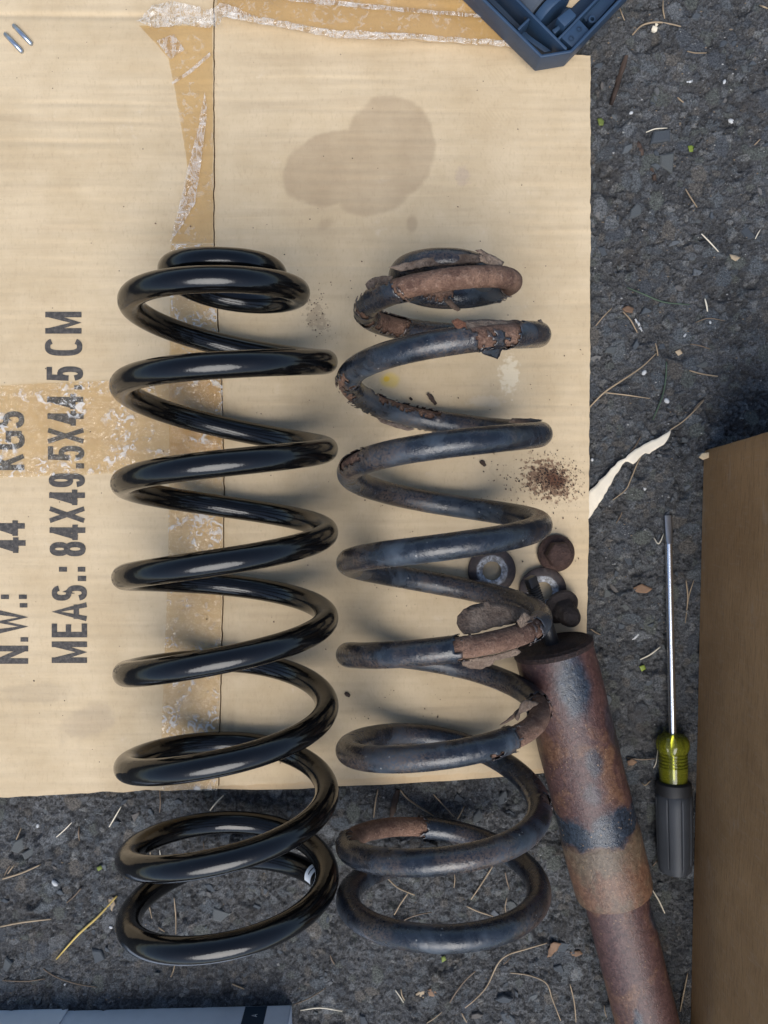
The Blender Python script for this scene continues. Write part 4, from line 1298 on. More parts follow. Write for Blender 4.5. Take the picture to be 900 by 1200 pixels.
# grip: rounded, with three long grooves
bm = bmesh.new()
segs = 192
prof = [(0.0, .003), (.0002, .0075), (.0015, .0098), (.006, .0108), (.02, .0113), (g1 - .008, .0116), (g1 - .002, .0117), (g1, .0108), (g1 + .0002, .009)]
rings = []
for d, r in prof:
    ring = []
    for k in range(segs):
        a = 2 * math.pi * k / segs
        groove = 0.0
        if .01 < d < g1 - .004:
            for gk in range(8):
                dd = abs((a - (gk + 0.12) * math.pi / 4 + math.pi) % (2 * math.pi) - math.pi)
                groove = max(groove, max(0, 1 - dd / 0.045))
        flat = 0.0005 * math.cos(4 * a)
        rr = r - 0.0018 * groove + (flat if d > 0.001 else 0)
        ring.append(bm.verts.new((d, rr * math.cos(a), rr * math.sin(a))))
    rings.append(ring)
for A, B in zip(rings, rings[1:]):
    for k in range(segs):
        bm.faces.new((A[k], B[k], B[(k + 1) % segs], A[(k + 1) % segs]))
bm.faces.new(list(reversed(rings[0]))); bm.faces.new(rings[-1])
grip = drv_part('grip', bm, MAT['grip'], ang=45)
bm = bmesh.new()
lathe(bm, [(g1 - .001, .0095), (g1 - .0005, .0112), (g1 + .002, .0116), (n0 - .001, .0112), (n0, .0098), (n0, 0)], (0, 0, 0), (1, 0, 0), 48)
drv_part('grip_band', bm, MAT['grip_black'])
bm = bmesh.new()
pr = [(n0 - .001, 0), (n0 - .001, .0088), (n0 + .006, .0092), (n0 + .010, .0094)]
d = n0 + .0105
for k in range(4):
    pr += [(d, .0088), (d + .0007, .0094), (d + .0014, .0094), (d + .0019, .0088)]
    d += .0022
pr += [(c0 - .0002, .0092), (c0 + .002, .0104), (c0 + .005, .0108), (c1 - .004, .0104), (c1 - .0015, .0090), (c1, .0060), (c1 + .0004, 0)]
lathe(bm, pr, (0, 0, 0), (1, 0, 0), 56)
for v in bm.verts:
    if c0 + .0015 < v.co.x < c1 - .001:
        a = math.atan2(v.co.z, v.co.y)
        k = 1 - 0.09 * max(0, math.cos(a * 6)) ** 4
        v.co.y *= k; v.co.z *= k
drv_part('collar', bm, MAT['yellow'], ang=40)
bm = bmesh.new()
lathe(bm, [(n0 - .02, 0), (n0 - .02, .0025), (LD - 40 * mm, .0025), (LD - 33 * mm, .0025)], (0, 0, 0), (1, 0, 0), 24)
shaft = drv_part('shaft', bm, MAT['chrome'])
bm = bmesh.new()
sec = [(LD - 33.2 * mm, .0025, .0025), (LD - 26 * mm, .0026, .0018), (LD - 12 * mm, .0026, .0010), (LD, .0024, .00045)]
rs = []
for d, w, h in sec:
    rs.append([bm.verts.new((d, w * (abs(math.cos(a)) ** .5) * (1 if math.cos(a) > 0 else -1), h * (abs(math.sin(a)) ** .6) * (1 if math.sin(a) > 0 else -1))) for a in [2 * math.pi * k / 20 for k in range(20)]])
for A, B in zip(rs, rs[1:]):
    for k in range(20):
        bm.faces.new((A[k], B[k], B[(k + 1) % 20], A[(k + 1) % 20]))
bm.faces.new(rs[-1])
drv_part('blade', bm, MAT['steel'])

# ================================================================== BROWN BOX ON THE RIGHT
def brown_box():
    q0, q1 = P(824, 527, 0), P(808, 1210, 0)
    dirv = (q1 - q0); L = 0.46
    dirv.normalize()
    side = Vector((-dirv.y, dirv.x, 0))          # pointing right
    if side.x < 0: side = -side
    W, Hh = 0.36, 0.118
    root = tag(empty('cardboard_box', q0 + dirv * L / 2 + side * W / 2), 'upright dark brown cardboard box standing right of the screwdriver', 'box')
    cor = [q0, q0 + dirv * L, q0 + dirv * L + side * W, q0 + side * W]
    T = 0.004
    bm = bmesh.new()
    # walls as one folded shell with rounded corners and a faint bulge
    path = []
    n = 4
    for i in range(4):
        a, b = cor[i], cor[(i + 1) % 4]
        for k in [0, .008, .016] + [j_ / 21 for j_ in range(1, 20)] + [.984, .992]:
            path.append(a.lerp(b, k))
    m = len(path)
    ctr = (cor[0] + cor[2]) / 2
    sm = [(path[i - 1] + path[i] * 2 + path[(i + 1) % m]) / 4 for i in range(m)]
    rows = []
    for j in range(13):
        z = 0.0015 + Hh * j / 12
        row = []
        for i, p in enumerate(sm):
            k = (i % 24) / 24
            k = min(1, max(0, (k - .08) / .84))
            bul = 0.0016 * math.sin(math.pi * k) * math.sin(math.pi * j / 12)
            out = (p - ctr).normalized()
            w = 0.0006 * (float(fbm(np.array([i * 0.3]), np.array([j * 0.9]), 2, 3)[0]) - .5)
            row.append(bm.verts.new(p + out * (bul + w) + Vector((0, 0.075 * z, z))))
        rows.append(row)
    for A, B in zip(rows, rows[1:]):
        for i in range(m):
            bm.faces.new((A[i], A[(i + 1) % m], B[(i + 1) % m], B[i]))
    bm.faces.new(list(reversed(rows[0])))
    bm.faces.new(rows[-1])
    o = link('walls', bm_mesh('walls', bm, True, 50), MAT['kraft_dark'], root)
    for s in (0, 1):
        bm = bmesh.new()
        a0, a1 = (0.002, 0.4985) if s == 0 else (0.5015, 0.998)
        pts = [q0 + side * W * a0 + dirv * .002, q0 + side * W * a0 + dirv * (L - .002), q0 + side * W * a1 + dirv * (L - .002), q0 + side * W * a1 + dirv * .002]
        prism(bm, [p + Vector((0, .075 * Hh, Hh + .0055)) for p in pts], Hh + .0017)
        bevel_all(bm, .0012)
        link('flap', bm_mesh('flap', bm, True, 40), MAT['kraft_dark'], root)
    bm = bmesh.new()
    pts = [q0 + side * W * .43 - dirv * .0, q0 + side * W * .43 + dirv * L, q0 + side * W * .57 + dirv * L, q0 + side * W * .57]
    prism(bm, [p + Vector((0, .075 * Hh, Hh + .0060)) for p in pts], Hh + .0057)
    link('tape', bm_mesh('tape', bm), MAT['tape_smooth'], root)
    # scuffed, dog-eared foot of the near corner
    flake([(819, 536), (823, 531), (832, 530), (838, 534), (832, 536), (824, 539)], lambda x, y: 0.010, MAT['kraft'], root, 61, 0.0001, 0.0006, 'torn_corner')
brown_box()

# ================================================================== BLUE TOOL CASE
def zoompx(x, y):
    return 530 + x / 4.286, y / 4.286
ZB, ZR = TOPZ + 0.0068, TOPZ + 0.0068 + 0.022
case = tag(empty('tool_case', P(650, -60, TOPZ)), 'open blue plastic tool case tray with compartments at the top cardboard corner', 'tool case')
def cpoly(pts, z):
    return [P(*zoompx(x, y), z) for x, y in pts]
def case_part(name, polys, mat, parent=case, bev=0.0006):
    """polys: list of (outline in case pixels, top height, bottom height)"""
    bm = bmesh.new()
    for pts, z1, z0 in polys:
        prism(bm, cpoly(pts, z1), z0)
    bevel_all(bm, bev, 2)
    o = link(name, bm_mesh(name, bm, True, 40), mat, parent)
    return o
# outline of the rim; the tray carries on beyond the top of the photo
# local axes: left wall runs (295, 290) per unit, right wall runs (250, -262)
def ring_wall(name, outer, th, z1, z0, mat):
    """closed wall following an outline with thickness th (case pixels)"""
    n = len(outer)
    cx = sum(p[0] for p in outer) / n; cy = sum(p[1] for p in outer) / n
    inner = []
    for i in range(n):
        a, b, c = Vector((*outer[i - 1], 0)), Vector((*outer[i], 0)), Vector((*outer[(i + 1) % n], 0))
        d1 = (b - a).normalized(); d2 = (c - b).normalized()
        n1 = Vector((-d1.y, d1.x, 0)); n2 = Vector((-d2.y, d2.x, 0))
        if n1.dot(Vector((cx, cy, 0)) - b) < 0: n1 = -n1; n2 = -n2
        bis = (n1 + n2).normalized()
        inner.append(tuple((b + bis * th / max(0.3, bis.dot(n1))))[:2])
    bm = bmesh.new()
    O = [bm.verts.new(p) for p in cpoly(outer, z1)]; I = [bm.verts.new(p) for p in cpoly(inner, z1)]
    # walls draw in a little towards the foot
    O0 = [bm.verts.new((p.x, p.y, z0)) for p in cpoly([(cx + (x - cx) * .965, cy + (y - cy) * .965) for x, y in outer], z1)]
    I0 = [bm.verts.new((p.x, p.y, z0)) for p in cpoly([(cx + (x - cx) * .965, cy + (y - cy) * .965) for x, y in inner], z1)]
    for i in range(n):
        j = (i + 1) % n
        bm.faces.new((O[i], O[j], I[j], I[i])); bm.faces.new((O[i], O0[i], O0[j], O[j])); bm.faces.new((I[i], I[j], I0[j], I0[i])); bm.faces.new((O0[i], I0[i], I0[j], O0[j]))
    bevel_all(bm, 0.0009, 3)
    o = link(name, bm_mesh(name, bm, True, 40), mat, case)
    return inner
OUT = [(445, 290), (602, 264), (1000, -153), (1000, -340), (480, -860), (290, -860), (-250, -395)]
inner = ring_wall('outer_wall', OUT, 17, ZR, ZB, MAT['blue'])
OC = (sum(p[0] for p in OUT) / len(OUT), sum(p[1] for p in OUT) / len(OUT))
case_part('floor', [([(OC[0] + (x - OC[0]) * .958, OC[1] + (y - OC[1]) * .958) for x, y in OUT], ZB + .0022, ZB - .0001)], MAT['blue_deep'])
def strip(p, q, w):
    a, b = Vector((*p, 0)), Vector((*q, 0))
    n = (b - a).normalized(); n = Vector((-n.y, n.x, 0)) * w / 2
    return [tuple(a + n)[:2], tuple(b + n)[:2], tuple(b - n)[:2], tuple(a - n)[:2]]
# the long wall that parts the trough from the middle, and its cross walls
case_part('divider', [(strip((140, -190), (575, 247), 15), ZR - .0015, ZB + .0023)], MAT['blue'])
case_part('divider', [(strip((331, 148), (388, 92), 13), ZR - .003, ZB + .0024)], MAT['blue'])
case_part('divider', [(strip((60, -90), (128, -160), 13), ZR - .003, ZB + .0024)], MAT['blue'])
case_part('divider', [(strip((533, 196), (905, -190), 13), ZR - .004, ZB + .0025)], MAT['blue'])
case_part('trough_step', [([(338, 172), (356, 152), (500, 256), (462, 262)], ZB + .009, ZB + .0023)], MAT['blue'])
# screw plate with two holes on the right
pl = case_part('screw_plate', [([(548, 188), (638, 96), (690, 152), (602, 238)], ZR - .004, ZB + .0026)], MAT['blue'])
for (x, y) in ((597, 196), (637, 149)):
    p = P(*zoompx(x, y), ZR - .0041)
    bm = bmesh.new()
    lathe(bm, [(0, .0010), (.0004, .0016), (.0008, .0018), (.0008, .0011), (-.001, .0010), (-.001, 0)], p, (0, 0, 1), 20)
    link('screw_hole', bm_mesh('screw_hole', bm, True, 35), MAT['blue_deep'], pl)
p = P(*zoompx(703, 96), ZR - .006)
bm = bmesh.new()
lathe(bm, [(-.014, .0024), (0, .0024), (.0003, .0021), (.0003, .0012), (-.006, .0011), (-.006, 0)], p, (0, 0, 1), 24)
link('screw_boss', bm_mesh('screw_boss', bm, True, 35), MAT['blue'], case)
case_part('side_shelf', [([(655, 82), (735, 0), (800, -60), (838, -20), (715, 120), (690, 128)], ZR - .010, ZB + .0027)], MAT['blue'])
case_part('latch_block', [([(525, 92), (590, 38), (626, 76), (565, 134)], ZR - .001, ZB + .0028)], MAT['blue'], bev=.0008)
case_part('latch_block', [([(500, 150), (540, 122), (552, 134), (515, 170)], ZR - .006, ZB + .0029)], MAT['blue'])
# barrel lying in the middle pocket
a, b = P(*zoompx(330, -110), ZB + .013), P(*zoompx(455, 40), ZB + .013)
dv = (b - a).normalized()
bm = bmesh.new()
lathe(bm, [(-.02, 0), (-.02, .012), (0, .0125), (.022, .0125), ((b - a).length - .0015, .0125), ((b - a).length, .011), ((b - a).length, 0)], a, dv, 40)
brl = link('barrel', bm_mesh('barrel', bm, True, 35), MAT['grey_barrel'], case)
c = P(*zoompx(492, 60), ZB + .012)
bm = bmesh.new()
lathe(bm, [(-.003, 0), (-.003, .0135), (-.002, .014), (.0015, .014), (.0025, .0132), (.0025, .009), (.0025, 0)], c, dv, 44)
link('barrel_ring', bm_mesh('barrel_ring', bm, True, 35), MAT['blue'], brl)
# small tan scrap showing through the far pocket
case_part('cardboard_insert', [([(555, 0), (600, -50), (650, -10), (600, 38), (560, 30)], ZB + .0040, ZB + .0030)], MAT['kraft_plain'])

# ================================================================== GREY BOX AT THE FOOT
def grey_box():
    h = 0.030
    a, b = P(-150, 1189.5, 0.0015), P(342, 1177.5, 0.0015)      # foot of the wall that faces the springs
    d = (b - a).normalized(); back = Vector((d.y, -d.x, 0))
    if back.y > 0: back = -back
    root = tag(empty('carton_box', a.lerp(b, .5) + back * .09), 'grey box with a navy stripe at the bottom left picture edge', 'box')
    up = Vector((0, 0, 1))
    bm = bmesh.new()
    prism(bm, [p + up * h for p in (a, b, b + back * .18, a + back * .18)], 0.0015)
    bevel_all(bm, 0.0009, 2)
    link('body', bm_mesh('body', bm, True, 40), MAT['grey_card'], root)
    def at(px, z):           # point on the wall above photo column px of its foot line
        return a + (b - a) * ((px + 150) / 492.0) + up * z
    def plate(name, x0, x1, z0, z1, t, mat):
        bm = bmesh.new()
        f = [at(x0, z0), at(x1, z0), at(x1, z1), at(x0, z1)]
        lo = [bm.verts.new(p) for p in f]; hi = [bm.verts.new(p - back * t) for p in f]
        bm.faces.new(lo); bm.faces.new(hi)
        for i in range(4):
            bm.faces.new((lo[i], lo[(i + 1) % 4], hi[(i + 1) % 4], hi[i]))
        return link(name, bm_mesh(name, bm), mat, root)
    plate('stripe', 288, 313.5, .0012, h - .001, .0003, MAT['navy'])
    plate('pale_margin', 313.8, 340, .0012, h - .001, .0002, MAT['pale_card'])
    plate('lid_flap', -149, 80, .0002, h - .001, .0012, MAT['pale_card'])
    vs, fs, zs = stroke_glyph('A', 5.2, 7.0, 1.1)
    V = [at(297.5 + (7 - y), .0098 + x * .00056) - back * (.0005 + zz * .00003) for (x, y), zz in zip(vs, zs)]
    link('printed_letter', mesh_py('printed_letter', V, fs, False), MAT['white_ink'], root)
grey_box()

# ================================================================== LITTER
# torn cream paper strip
def paper():
    poly = [(690, 576), (697, 570), (706, 560), (716, 549), (724, 541), (733, 537), (740, 530), (750, 524), (760, 518), (772, 513), (782, 507), (786, 504), (784, 512), (778, 521), (768, 527), (761, 532), (756, 531), (752, 534), (746, 541), (742, 544), (736, 541),
            (733, 541), (727, 549), (718, 563), (708, 580), (700, 594), (694, 603), (690, 608), (684, 610), (682, 590)]
    o = flake(poly, lambda x, y: 0.0040 + 0.002 * max(0, (700 - x) / 12) + 0.0012 * math.sin(x * 0.09), MAT['paper'], None, 71, 0.0, 0.0003, 'paper_scrap')
    tag(o, 'torn strip of cream paper poking from under the cardboard edge', 'paper')
paper()

def needle(pts, rad, mat, label, cat='pine needle', group=None, z=0.0012, name='pine_needle'):
    w = []
    for i, (px, py) in enumerate(pts):
        p = P(px, py, 0)
        w.append(P(px, py, max(0.0, gz(p)) + z + (0.0006 if 0 < i < len(pts) - 1 else 0)))
    c = crom(w, 6)
    n = len(c)
    rad = rad * 0.78
    v, f = poly_tube(c, [rad * (0.55 + 0.45 * math.sin(math.pi * min(1, 0.15 + 0.85 * i / n))) for i in range(n)], 5)
    o = link(name, mesh_py(name, v, f), mat)
    return tag(o, label, cat, group)

S, SD, SP, YN, GN = MAT['straw'], MAT['straw_dark'], MAT['straw_pale'], MAT['needle_yellow'], MAT['needle_green']
uniq = [
    ([(137, 1050), (115, 1074), (92, 1095), (66, 1124)], .0011, YN, 'long yellow pine needle pointing at the new spring on the asphalt'),
    ([(0, 1086), (25, 1081), (60, 1077)], .0009, S, 'tan pine needle entering from the left picture edge'),
    ([(3, 1030), (25, 1023), (48, 1013)], .0009, S, 'pale straight pine needle left of the yellow one'),
    ([(47, 1133), (66, 1145), (90, 1153), (113, 1157)], .0006, SD, 'curved brown pine needle above the grey box'),
    ([(3, 1149), (30, 1150), (53, 1147)], .0006, SD, 'faint brown pine needle at the lower left, above the grey box'),
    ([(741, 41), (752, 30), (768, 26), (785, 28), (798, 31)], .0008, S, 'bent tan pine needle arching over a pale chip'),
    ([(690, 478), (708, 460), (730, 445), (752, 430), (769, 414)], .0008, S, 'long straw stem running from the cardboard edge'),
    ([(709, 460), (735, 463), (762, 467)], .0006, S, 'thin straw crossing the foot of the long straw stem'),
    ([(781, 424), (780, 445), (776, 465), (768, 485), (765, 492)], .0006, GN, 'dark green curved grass blade near the straw stem'),
    ([(735, 337), (755, 345), (778, 354), (808, 357)], .0006, GN, 'green pine needle curving across the upper right asphalt'),
    ([(785, 504), (800, 494), (815, 480), (825, 469)], .0006, S, 'dry stem pointing from the paper strip towards the brown box'),
    ([(752, 533), (746, 545), (739, 562), (733, 574), (718, 586)], .0006, S, 'curved straw hanging below the torn paper strip'),
    ([(751, 511), (745, 522), (738, 530)], .0005, SD, 'thin twig crossing the torn paper strip'),
    ([(641, 1105), (617, 1112), (595, 1119), (583, 1130), (571, 1155), (557, 1171), (545, 1181)], .0007, S, 'long S-curved straw below the old spring'),
    ([(598, 1140), (620, 1143), (640, 1152), (647, 1170), (657, 1196)], .0007, S, 'hooked straw near the bottom right asphalt'),
    ([(557, 1138), (546, 1148), (535, 1162), (527, 1175)], .0007, SD, 'brown pine needle below the old spring left of the long curved straw'),
    ([(668, 1153), (673, 1175), (675, 1198)], .0006, S, 'thin straw left of the shock absorber lower tube'),
    ([(452, 1027), (466, 1040), (486, 1049)], .0007, S, 'bent needle inside the lowest coil of the old spring'),
    ([(478, 1047), (470, 1058), (462, 1072)], .0007, S, 'short needle crossing another inside the lowest old coil'),
    ([(547, 1062), (560, 1068), (578, 1074)], .0007, S, 'pale needle at the right inside the lowest old coil'),
    ([(578, 1014), (566, 1033), (552, 1054)], .0007, S, 'straight needle behind the lowest old coil, right half'),
    ([(470, 1080), (486, 1073), (506, 1069)], .0006, SD, 'brown needle at the bottom inside the lowest old coil'),
    ([(204, 1052), (206, 1075), (206, 1095)], .0006, S, 'upright needle inside the lowest coil of the new spring'),
    ([(171, 1052), (175, 1063), (178, 1076)], .0006, S, 'short needle at the left inside the lowest new coil'),
    ([(187, 925), (188, 940), (187, 952)], .0006, SD, 'needle just under the seam tape end of the cardboard'),
    ([(262, 932), (253, 941), (246, 950)], .0007, SP, 'pale needle under the cardboard edge behind the new spring'),
    ([(469, 926), (480, 938), (508, 956)], .0008, S, 'needle reaching from the cardboard edge behind the old spring'),
    ([(443, 925), (440, 940), (438, 958)], .0007, S, 'upright needle behind the old spring near the cardboard edge'),
]
for a in uniq:
    needle(*a)
short = [[(66, 981), (75, 973), (84, 964)], [(93, 968), (92, 976), (93, 985)], [(19, 984), (22, 977), (25, 970)], [(128, 969), (135, 957), (142, 945)], [(9, 1024), (14, 1017), (17, 1013)], [(5, 1027), (8, 1020), (12, 1014)],
         [(78, 1058), (87, 1050), (95, 1041)], [(726, 9), (729, 17), (732, 24)], [(777, 0), (777, 11), (779, 22)], [(805, 60), (815, 62), (828, 62)], [(890, 6), (895, 8), (900, 10)], [(757, 155), (768, 151), (782, 150)],
         [(794, 114), (797, 117), (801, 120)], [(803, 221), (809, 231), (817, 243)], [(884, 170), (887, 167), (891, 163)], [(822, 274), (831, 283), (842, 295)], [(815, 378), (830, 373), (850, 376)], [(809, 403), (820, 405), (832, 409)],
         [(808, 434), (822, 438), (841, 441)], [(813, 480), (818, 474), (825, 468)], [(698, 382), (707, 371), (717, 361)], [(768, 402), (770, 410), (771, 417)], [(826, 350), (828, 358), (829, 365)], [(885, 280), (888, 274), (891, 269)],
         [(692, 737), (698, 741), (704, 744)], [(750, 773), (762, 767), (774, 758)], [(804, 680), (806, 700), (804, 720)], [(813, 680), (807, 700), (803, 730)], [(722, 613), (727, 605), (729, 600)], [(766, 630), (772, 637), (778, 625)],
         [(735, 888), (752, 890), (768, 889)], [(766, 900), (769, 893), (771, 877)], [(762, 915), (756, 920), (752, 917)], [(764, 1042), (772, 1055), (779, 1070)], [(797, 1185), (801, 1165), (806, 1140)], [(765, 1015), (768, 1011), (771, 1008)],
         [(463, 1160), (468, 1167), (473, 1175)], [(470, 1159), (471, 1166), (474, 1172)], [(500, 1199), (508, 1194), (518, 1186)], [(541, 1187), (544, 1193), (547, 1198)], [(590, 1130), (594, 1127), (598, 1122)], [(708, 1178), (709, 1186), (711, 1192)],
         [(343, 1178), (362, 1170), (382, 1158)], [(352, 1184), (375, 1181), (401, 1185)], [(200, 1145), (203, 1138), (205, 1130)], [(272, 1153), (279, 1156), (286, 1159)], [(387, 1119), (389, 1125), (392, 1130)], [(508, 931), (520, 944), (532, 957)],
         [(536, 960), (540, 953), (544, 945)], [(420, 1052), (422, 1044), (422, 1038)], [(532, 1040), (533, 1030), (532, 1020)], [(592, 1022), (594, 1032), (597, 1042)], [(594, 1052), (592, 1062), (593, 1070)], [(175, 1012), (176, 1004), (176, 998)],
         [(186, 1014), (188, 1005), (187, 996)], [(236, 1003), (239, 997), (238, 986)], [(270, 1001), (271, 994), (270, 987)], [(186, 1087), (190, 1090), (193, 1092)], [(730, 365), (739, 375), (747, 390)]]
ORD = 'first second third fourth fifth sixth seventh eighth ninth tenth eleventh twelfth thirteenth fourteenth fifteenth sixteenth seventeenth eighteenth nineteenth twentieth'.split()
def zone(p):
    x, y = p
    if x > 692 and y < 300: return '{} from top of those on the upper right asphalt'
    if x > 692 and y < 560: return '{} from top of those on asphalt above the brown box'
    if x > 692 and y < 860: return '{} from top of those near the screwdriver shaft'
    if x > 692: return '{} from top of those between shock absorber and screwdriver'
    if x < 145: return '{} from top of those left of the new spring'
    if x < 300 and y < 1125: return '{} from top of those seen through new coils'
    if y < 1085: return '{} from top of those seen through old coils'
    return '{} from top of those below both springs'
cnt = {}
for s in sorted(short, key=lambda q_: q_[1][1]):
    dk = random.random()
    zn = zone(s[1])
    cnt[zn] = cnt.get(zn, 0) + 1
    needle(s, random.choice((.0005, .0006, .0007)), SD if dk < .35 else SP if dk > .85 else S, 'short dry needle ' + zn.format(ORD[cnt[zn] - 1]), group='short dry pine needles scattered on the asphalt')

# twigs and bark
def chunk(name, a, b, w, h, mat, label, cat, z=0.0, seed=1, group=None):
    """rough splinter between two pixels"""
    pa_, pb_ = P(*a, z), P(*b, z)
    rr = random.Random(seed)
    d = (pb_ - pa_); n = 9
    s = Vector((-d.y, d.x, 0)).normalized()
    bm = bmesh.new()
    rings = []
    for i in range(n):
        t = i / (n - 1)
        c = pa_ + d * t
        c.z = (gz(c) if z == 0 else z) + h * .4
        k = (0.45 + 0.55 * math.sin(math.pi * min(1, .12 + .8 * t))) 
        ring = []
        for j in range(7):
            an = 2 * math.pi * j / 7
            q_ = rr.uniform(.7, 1.2) * k
            ring.append(bm.verts.new(c + s * math.cos(an) * w * q_ + Vector((0, 0, 1)) * math.sin(an) * h * q_))
        rings.append(ring)
    for A, B in zip(rings, rings[1:]):
        for j in range(7):
            bm.faces.new((A[j], A[(j + 1) % 7], B[(j + 1) % 7], B[j]))
    bm.faces.new(rings[0]); bm.faces.new(rings[-1])
    o = link(name, bm_mesh(name, bm, True, 50), mat)
    return tag(o, label, cat, group)
chunk('bark_strip', (733, 68), (715, 124), .0019, .0024, MAT['bark'], 'dark bark strip on asphalt right of the cardboard corner', 'bark', 0, 3)
chunk('twig', (748, 165), (753, 182), .0016, .0010, MAT['bark'], 'short grey twig piece on the asphalt, upper right', 'twig', 0, 4)
chunk('twig', (763, 197), (770, 216), .0014, .0010, MAT['bark'], 'short grey twig lying just below the similar piece, upper right', 'twig', 0, 5)
chunk('twig', (466, 925), (458, 958), .0022, .0016, MAT['bark'], 'thick brown twig emerging from under the cardboard between the springs', 'twig', 0, 6)
chunk('wood_chip', (770, 26), (764, 40), .0022, .0007, MAT['straw_pale'], 'pale wood chip under the bent pine needle', 'wood chip', 0, 7)
chunk('wood_chip', (804, 97), (811, 96), .0008, .0006, MAT['white_chip'], 'small white splinter on the asphalt right of the bark strip', 'wood chip', 0, 8)
chunk('wood_chip', (744, 374), (753, 388), .0009, .0007, MAT['white_chip'], 'narrow white splinter below the green pine needle', 'wood chip', 0, 9)
chunk('wood_chip', (801, 395), (804, 391), .0007, .0005, MAT['white_chip'], 'tiny white bent splinter on asphalt above the brown box', 'wood chip', 0, 10)
chunk('wood_chip', (741, 750), (748, 743), .0007, .0005, MAT['white_chip'], 'tiny white splinter left of the screwdriver shaft', 'wood chip', 0, 12)
chunk('rust_flake', (501, 461), (511, 474), .0016, .0010, MAT['bark'], 'brown flake lying on cardboard between the old coils', 'rust flake', TOPZ + .0002, 13)
chunk('rust_flake', (563, 540), (569, 546), .0016, .0008, MAT['bark'], 'small brown flake on cardboard below the third old coil', 'rust flake', TOPZ + .0002, 14)
chunk('rust_flake', (480, 466), (483, 469), .0009, .0007, MAT['bark'], 'tiny dark crumb beside the brown flake on cardboard', 'rust flake', TOPZ + .0002, 15)
chunk('rust_flake', (404, 812), (410, 816), .0014, .0007, MAT['bark'], 'small ring-shaped brown crumb between the two springs on cardboard', 'rust flake', TOPZ + .0002, 16)

def leaf(poly, mat, label, name='leaf', cat='leaf', z=None, curl=0.0006, seed=1):
    c = P(poly[0][0], poly[0][1], 0)
    zz = gz(c) + .0014 if z is None else z
    o = flake(poly, lambda x, y: zz, mat, None, seed, curl, 0.0003, name)
    return tag(o, label, cat)
leaf([(700, 139), (705, 138), (708, 142), (707, 147), (702, 147)], MAT['leaf_dull'], 'dull green leaf scrap close to the cardboard right edge', seed=81)
leaf([(806, 171), (810, 170), (814, 172), (811, 174), (812, 178), (808, 178)], MAT['leaf'], 'bright yellow-green leaf scrap on upper right asphalt', seed=82)
leaf([(749, 781), (755, 779), (757, 784), (752, 787)], MAT['leaf'], 'bright yellow leaf scrap left of the screwdriver shaft', seed=83)
leaf([(113, 1017), (118, 1014), (120, 1018), (115, 1021)], MAT['leaf_dull'], 'yellowish leaf scrap left of the new spring on asphalt', seed=84)
leaf([(517, 1122), (521, 1120), (523, 1125), (518, 1128)], MAT['leaf_dull'], 'small green leaf scrap below the old spring', seed=85)
leaf([(641, 1122), (645, 1106), (650, 1104), (658, 1106), (653, 1114), (646, 1121)], MAT['leaf_brown'], 'folded brown leaf between old spring and shock absorber', seed=86, curl=.0012)
leaf([(668, 1116), (680, 1114), (683, 1118), (672, 1122)], MAT['leaf_brown'], 'small brown leaf scrap touching the shock absorber tube', seed=87)
leaf([(487, 1165), (494, 1160), (500, 1163), (496, 1170), (488, 1171)], MAT['leaf_tan'], 'tan leaf piece below the old spring, left of a brown one', seed=88, curl=.001)
leaf([(501, 1160), (510, 1158), (514, 1163), (508, 1168), (502, 1167)], MAT['leaf_brown'], 'brown leaf piece below the old spring, right of a tan one', seed=89, curl=.001)
leaf([(127, 1054), (133, 1051), (135, 1060), (131, 1068), (127, 1062)], MAT['leaf_tan'], 'tan leaf scrap touching the yellow needle tip', seed=90, curl=.001)
leaf([(729, 362), (736, 358), (743, 361), (741, 367), (733, 366)], MAT['leaf_brown'], 'small curled brown leaf above the white splinter', seed=91, curl=.0012)
leaf([(742, 689), (752, 684), (765, 690), (758, 695), (746, 694)], MAT['leaf_brown'], 'brown leaf scrap left of the screwdriver shaft', seed=92, curl=.001)
leaf([(855, 298), (862, 299), (868, 302), (862, 306), (857, 303)], MAT['leaf_tan'], 'pale leaf scrap on the far right asphalt', seed=93, curl=.001)
leaf([(735, 892), (741, 889), (747, 893), (742, 897), (736, 897)], MAT['leaf_brown'], 'tan leaf scrap left of the screwdriver collar', seed=94)
leaf([(791, 412), (797, 409), (800, 414), (795, 417)], MAT['leaf_tan'], 'tiny tan seed husk left of the grey stone, mid right', 'seed_husk', 'husk', seed=95, curl=.0015)

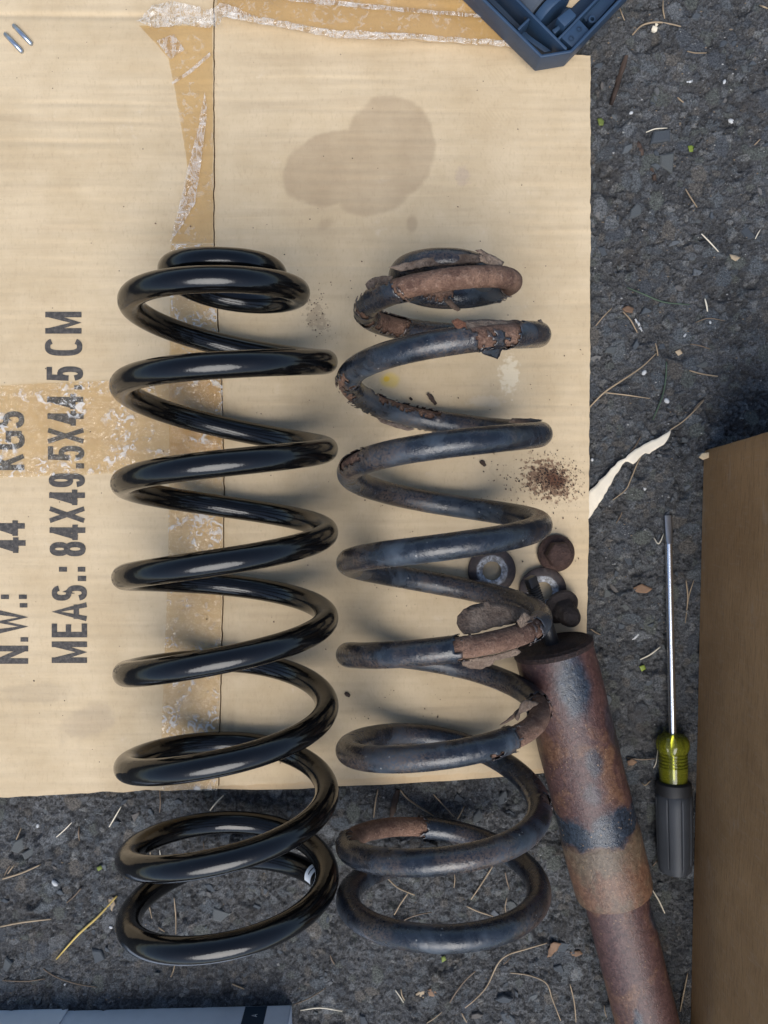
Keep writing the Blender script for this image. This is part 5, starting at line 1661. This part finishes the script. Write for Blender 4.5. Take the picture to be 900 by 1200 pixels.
# white pebbles one can point to
WHITE = bpy.data.meshes.new('pebble')
bm = bmesh.new(); bmesh.ops.create_icosphere(bm, subdivisions=2, radius=1)
for v in bm.verts: v.co *= random.uniform(.82, 1.1)
WHITE = bm_mesh('pebble', bm, True); WHITE.materials.append(MAT['white_chip'])
for (px, py, s, lab) in ((67, 1032, .0026, 'white oblong pebble on the lower left asphalt'), (781, 470, .0022, 'white pebble beside the dark green grass blade'), (739, 133, .0014, 'small white pebble below the bark strip'),
                         (847, 98, .0016, 'small white pebble on the far upper right asphalt'), (832, 378, .0012, 'tiny white pebble under a short needle, mid right'), (131, 1085, .0013, 'small white pebble beside the lowest new coil'),
                         (858, 141, .0024, 'white smear-like pebble on far right asphalt'), (693, 539, .0012, 'tiny white pebble at the cardboard edge above the paper strip'), (754, 437, .0020, 'grey-white pebble below the long straw stem'),
                         (44, 968, .0016, 'white chip pebble near the cardboard bottom edge, far left'), (77, 1152, .0010, 'tiny white pebble above the grey box'), (755, 573, .0017, 'pale pebble right of the curved straw')):
    o = bpy.data.objects.new('pebble', WHITE); COL.objects.link(o)
    p = P(px, py, 0)
    o.location = (p.x, p.y, gz(p) + s * .3); o.scale = (s, s * random.uniform(.6, .8), s * .6); o.rotation_euler = (0, 0, random.uniform(0, 3))
    tag(o, lab, 'pebble', 'white pebbles on the asphalt')

# rust powder and crumbs shed on the cardboard: too fine to count
def crumbs():
    v, f, cols = [], [], []
    spots = [(646, 562, 15, 11, 520), (640, 565, 30, 20, 260), (372, 372, 9, 20, 60), (520, 420, 90, 110, 60), (520, 700, 90, 130, 110), (300, 500, 130, 260, 60), (60, 780, 60, 90, 14), (640, 600, 30, 50, 50), (500, 850, 70, 40, 40)]
    for (cx, cy, sx, sy, n) in spots:
        for k in range(n):
            px, py = random.gauss(cx, sx), random.gauss(cy, sy)
            if not (5 < px < 685 and 60 < py < 895): continue
            z = TOPZ + 0.0002
            s = random.choice((.00025, .0003, .0004, .0006)) * (1.3 if n < 150 and random.random() < .12 else 1)
            p = P(px, py, z); a = random.uniform(0, 6.28); b = len(v)
            for i in range(4):
                r = s * random.uniform(.5, 1.2)
                v.append((p.x + math.cos(a + i * 1.57) * r, p.y + math.sin(a + i * 1.57) * r, z))
            v.append((p.x, p.y, z + s * .7))
            f += [(b, b + 1, b + 4), (b + 1, b + 2, b + 4), (b + 2, b + 3, b + 4), (b + 3, b, b + 4)]
            c = random.choice(((.075, .036, .022), (.10, .05, .03), (.05, .03, .02), (.03, .022, .018)))
            cols += [(*c, 1)] * 5
    me = mesh_py('rust_powder', v, f, False)
    a = me.attributes.new('tone', 'FLOAT_COLOR', 'POINT')
    a.data.foreach_set('color', np.array(cols, dtype=np.float32).ravel())
    o = link('rust_powder', me, MAT['grit'])
    o['kind'] = 'stuff'; o['label'] = 'brown rust powder and crumbs shed on the cardboard'; o['category'] = 'rust powder'
crumbs()
